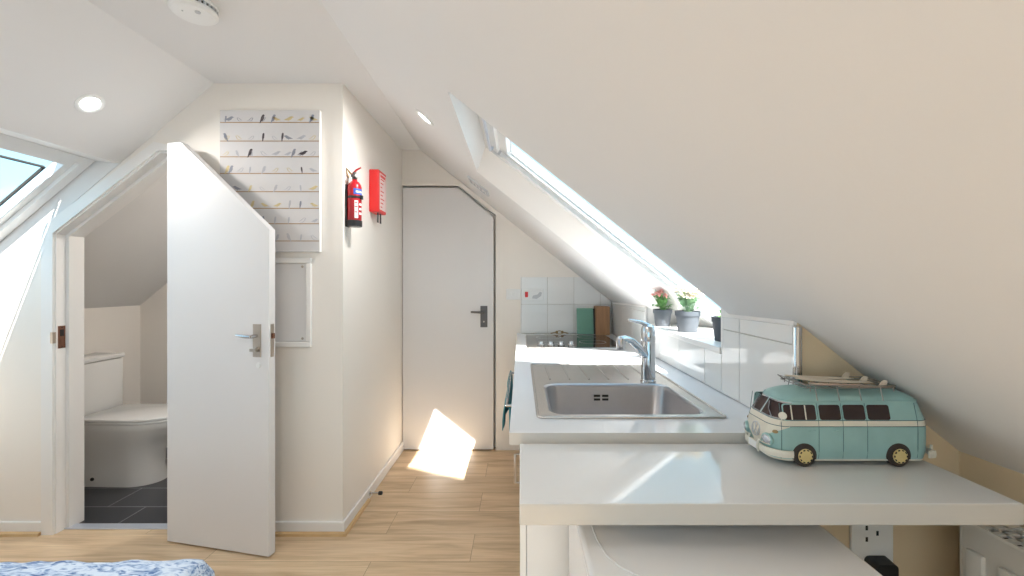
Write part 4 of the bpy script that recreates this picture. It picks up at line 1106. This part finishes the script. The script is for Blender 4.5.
# bumpers
def bumper(front):
    mb = MB(); pts0, pts1 = [], []
    path = []
    if front:
        for k in range(25):
            s_ = -1+2*k/24; q = nose_point(.030, s_, .006); path.append(q)
        path = [VPt(.045, -.006, .030)]+path+[VPt(.045, VWd+.006, .030)]
    else:
        path = [VPt(.331, -.006, .030), VPt(.354, -.006, .030), VPt(.371, -.003, .030), VPt(.374, .010, .030), VPt(.375, VWd/2, .030), VPt(.374, VWd-.010, .030), VPt(.371, VWd+.003, .030), VPt(.354, VWd+.006, .030), VPt(.331, VWd+.006, .030)]
        path = path[1:-1]
    rg = []
    for i, q in enumerate(path):
        t = (path[min(i+1, len(path)-1)]-path[max(i-1, 0)]).normalized(); o_ = Vector((t.y, -t.x, 0))
        if front: o_ = -o_
        c = VPt(.18, VWd/2, .03)
        if (q+o_-c).length < (q-c).length: o_ = -o_
        rg.append([q+o_*.002+Vector((0, 0, -.008)), q+o_*.003, q+o_*.002+Vector((0, 0, .008)), q-o_*.001+Vector((0, 0, .008)), q-o_*.001+Vector((0, 0, -.008))])
    mb.loft(rg); return mb
fb_ = bumper(True).build('front_bumper', M['vwhite'], van)
bb_ = bumper(False).build('rear_bumper', M['vwhite'], van)
mb = MB()
for s_ in (-.22, .22):
    q = nose_point(.030, s_, .010); mb.tube([q+Vector((.002, 0, -.012)), q+Vector((-.002, 0, 0)), q+Vector((.002, 0, .017))], .0026, 8)
mb.tube([nose_point(.047, -.60+.1*k, .009) for k in range(5)], .0013, 6); mb.tube([nose_point(.047, .20+.1*k, .009) for k in range(5)], .0013, 6)
mb.build('overriders', M['vwhite'], fb_, ang=60)
q = nose_point(.030, 0, .0105); mb = MB(); mb.box(q.x-.0015, q.x+.001, q.y-.018, q.y+.018, q.z-.008, q.z+.008, bev=.0008); mb.build('number_plate', M['white'], fb_)
mb = MB(); mb.box(VX+.371, VX+.374, VY+.004, VY+.010, VZ+.022, VZ+.048, bev=.001); mb.box(VX+.371, VX+.374, VY+VWd-.010, VY+VWd-.004, VZ+.022, VZ+.048, bev=.001); mb.build('overriders', M['vwhite'], bb_)
# mirror
mb = MB(); q = VPt(.020, .001, .106)
mb.tube([q+Vector((0, .003, -.012)), q+Vector((-.003, -.006, 0)), q+Vector((-.002, -.010, .010))], .0012, 6); mi_ = mb.build('wing_mirror', M['vwhite'], van, ang=60)
mb = MB(); mb.lathe([(.0075, -.002), (.0085, 0), (.0075, .002)], q+Vector((-.002, -.011, .014)), 18, Matrix.Rotation(R(70), 3, 'X') @ Matrix.Rotation(R(-25), 3, 'Y')); mb.build('mirror_glass', M['vwhite'], mi_, ang=40)
# wheels + arches
for side in (0, 1):
    s_ = 1 if side == 0 else -1; vv = 0 if side == 0 else VWd
    for wu in (.074, .2905):
        mb = MB(); pts = []
        for k in range(21):
            a = R(-18+216*k/20); pts.append((wu+.028*math.cos(a), .0255+.028*math.sin(a)))
        pts = [(x, max(h, .0165)) for x, h in pts]
        mb.prism([VPt(x, vv-s_*.0006, h) for x, h in pts], (0, s_*.002, 0)); mb.build('wheel_arch', M['tyre'], van)
        c = VPt(wu, vv, .0255)
        mb = MB(); mb.lathe([(.015, s_*-.0035), (.0225, s_*-.004), (.0255, s_*-.001), (.0255, s_*.014), (.022, s_*.018)], c, 30, Matrix(((1, 0, 0), (0, 0, 1), (0, 1, 0)))); wh = mb.build('wheel', M['tyre'], van, ang=40)
        mb = MB(); mb.lathe([(.0165, s_*-.0036), (.0165, s_*-.0055), (.012, s_*-.0068), (.009, s_*-.0062), (.004, s_*-.0078)], c, 26, Matrix(((1, 0, 0), (0, 0, 1), (0, 1, 0))), mi=0)
        for k in range(10):
            a = 2*math.pi*k/10; mb.box(.0128, .0152, -.0022, .0022, -.0008, .0008, 1, mtx=Matrix.Translation(c+Vector((0, -s_*.0062, 0))) @ Matrix.Rotation(R(90), 4, 'X') @ Matrix.Rotation(a, 4, 'Z'))
        mb.build('hubcap', [M['hub'], M['dark']], wh, ang=40)
# roof rack
mb = MB(); r0u, r1u, hv0, hv1, hr = .090, .300, .018, VWd-.018, .181
for hh_ in (.176, hr):
    lp_ = [VPt(a, b, hh_+(.003 if (a < .095 and hh_ == hr) else 0)) for a, b in ((r0u, hv0), (r0u+.03, hv0), (.15, hv0), (.2, hv0), (.25, hv0), (r1u, hv0), (r1u, VWd/2), (r1u, hv1), (.2, hv1), (.1, hv1), (r0u, hv1), (r0u, VWd/2))]
    mb.tube(lp_, .0013, 6, closed=True)
for a in (.100, .112, .1635, .2145, .265, .295):
    for vv, so_ in ((hv0, 0), (hv1, 1)):
        base = interp(.147, S_)-.001 if so_ == 0 else VWd-interp(.147, S_)+.001
        if a > .1 and a < .29: mb.tube([VPt(a, base, .147), VPt(a, vv, .172), VPt(a, vv, hr)], .0013, 6)
        else: mb.tube([VPt(a, vv, .168), VPt(a, vv, hr)], .0012, 6)
for a in (.105, .155, .205, .255): mb.tube([VPt(a, hv0, .176), VPt(a, hv1, .176)], .0012, 6)
mb.tube([VPt(r0u+.008, hv0, .176), VPt(r0u-.008, hv0, .187), VPt(r0u-.008, VWd/2, .187), VPt(r0u-.008, hv1, .187), VPt(r0u+.008, hv1, .176)], .0013, 6)
mb.build('roof_rack', M['wire'], van, ang=60)
# surfboards
def surfboard(u0, u1, vc, hw, h, mat_, tilt):
    mb = MB(); n_ = 14; rg = []
    for k in range(n_+1):
        t = k/n_; w = hw*max(.04, math.sin(math.pi*min(1, .04+.93*t**.8))**.6); th = .0032*max(.15, math.sin(math.pi*(.05+.9*t))**.5)
        hc = h+tilt*(1-t)+.006*(1-t)**3
        rg.append([VPt(lerp(u0, u1, t), vc+w*math.cos(2*math.pi*j/12), hc+th*math.sin(2*math.pi*j/12)) for j in range(12)])
    mb.loft(rg); sb = mb.build('surfboard', mat_, van, ang=60)
    mb = MB(); uf = u1-.030
    mb.prism([VPt(uf, vc-.001, h+.002), VPt(uf+.018, vc-.001, h+.002), VPt(uf+.021, vc-.001, h+.014), VPt(uf+.012, vc-.001, h+.016), VPt(uf+.005, vc-.001, h+.010)], (0, .002, 0)); mb.build('fin', M['board'], sb)
surfboard(.105, .300, .030, .012, .1765, M['boardp'], .002)
surfboard(.095, .280, .062, .014, .1790, M['board'], .004)
surfboard(.090, .262, .096, .014, .1810, M['board'], .002)

# ------------------------------------------------------------------ bed with throw (front left)
bd = thing('bed', (-2.0, .3, 0), 'bed at the lower left corner under a blue and white throw', 'bed')
mb = MB(); mb.box(-3.05, -1.0, -.75, 1.17, .12, .30, bev=.01)
for x in (-3.0, -1.06):
    for y in (-.7, 1.10): mb.box(x, x+.06, y, y+.06, 0, .12)
mb.build('bed_base', M['greyp'], bd)
mb = MB(); mb.box(-3.04, -1.01, -.74, 1.15, .30, .495, bev=.05, seg=4); mb.build('mattress', M['white'], bd, ang=60)
mb = MB(); rnd = random.Random(4); from mathutils import noise as mnoise
nx, ny = 120, 110; gx0, gx1, gy0, gy1 = -3.095, -.87, -.80, 1.235
def thz(x, y):
    d = min(x-gx0, gx1-x, y-gy0, gy1-y); top = .546
    if y < gy1-.01: pass
    z = top + .012*mnoise.noise(Vector((x*5, y*7, 0))) + .008*mnoise.noise(Vector((x*16, y*22, 3)))
    e = max(0, 1-d/.06); return z-.16*e**3.2
g = [[Vector((lerp(gx0, gx1, i/nx), lerp(gy0, gy1, j/ny), 0)) for i in range(nx+1)] for j in range(ny+1)]
gt, gbm = [], []
for row in g:
    gt.append([mb.bm.verts.new((p.x, p.y, thz(p.x, p.y))) for p in row])
for j in range(ny):
    for i in range(nx): mb.bm.faces.new((gt[j][i], gt[j][i+1], gt[j+1][i+1], gt[j+1][i]))
th = mb.build('throw', M['throw'], bd, ang=80)
so_ = th.modifiers.new('solid', 'SOLIDIFY'); so_.thickness = .008; so_.offset = -1

# ------------------------------------------------------------------ light
w = bpy.data.worlds.new('sky'); SC.world = w; w.use_nodes = True
nt = w.node_tree; bg = nt.nodes['Background']; L = nt.links
tc = nt.nodes.new('ShaderNodeTexCoord'); sep = nt.nodes.new('ShaderNodeSeparateXYZ'); L.new(tc.outputs['Generated'], sep.inputs[0])
cr = nt.nodes.new('ShaderNodeValToRGB'); e = cr.color_ramp.elements
e[0].position = 0.0; e[0].color = (.33, .57, .71, 1); e[1].position = .9; e[1].color = (.26, .46, .64, 1)
e2 = e.new(.35); e2.color = (.28, .51, .65, 1)
L.new(sep.outputs['Z'], cr.inputs['Fac'])
nz = nt.nodes.new('ShaderNodeTexNoise'); nz.inputs['Scale'].default_value = 2.2; nz.inputs['Detail'].default_value = 5
L.new(tc.outputs['Generated'], nz.inputs['Vector'])
cr2 = nt.nodes.new('ShaderNodeValToRGB'); cr2.color_ramp.elements[0].position = .55; cr2.color_ramp.elements[1].position = .80
L.new(nz.outputs['Fac'], cr2.inputs['Fac'])
mx = nt.nodes.new('ShaderNodeMix'); mx.data_type = 'RGBA'; mx.inputs[7].default_value = (1, 1, 1, 1)
L.new(cr2.outputs['Color'], mx.inputs[0]); L.new(cr.outputs['Color'], mx.inputs[6]); L.new(mx.outputs[2], bg.inputs['Color'])
bg.inputs['Strength'].default_value = 1.5
sun = bpy.data.lights.new('sun', 'SUN'); sun.energy = 12; sun.angle = R(.5); sun.color = (1, .97, .93)
so_ = bpy.data.objects.new('sun', sun); COL.objects.link(so_)
sd_ = Vector((-.385, .73, -1)); so_.rotation_euler = (-sd_).to_track_quat('Z', 'Y').to_euler(); so_.location = (2, -3, 5)

# ------------------------------------------------------------------ camera
cam = bpy.data.cameras.new('camera'); co = bpy.data.objects.new('camera', cam); COL.objects.link(co)
co.location = (0, 0, EYE); co.rotation_euler = (R(90), 0, 0)
cam.sensor_width = 36; cam.lens = 420/1024*36; cam.shift_x = -9/1024; cam.shift_y = -4/1024; cam.clip_start = .05
SC.camera = co
SC.view_settings.view_transform = 'Standard'; SC.view_settings.look = 'None'; SC.view_settings.gamma = 1; SC.view_settings.use_curve_mapping = False
SC.view_settings.exposure = 0.95
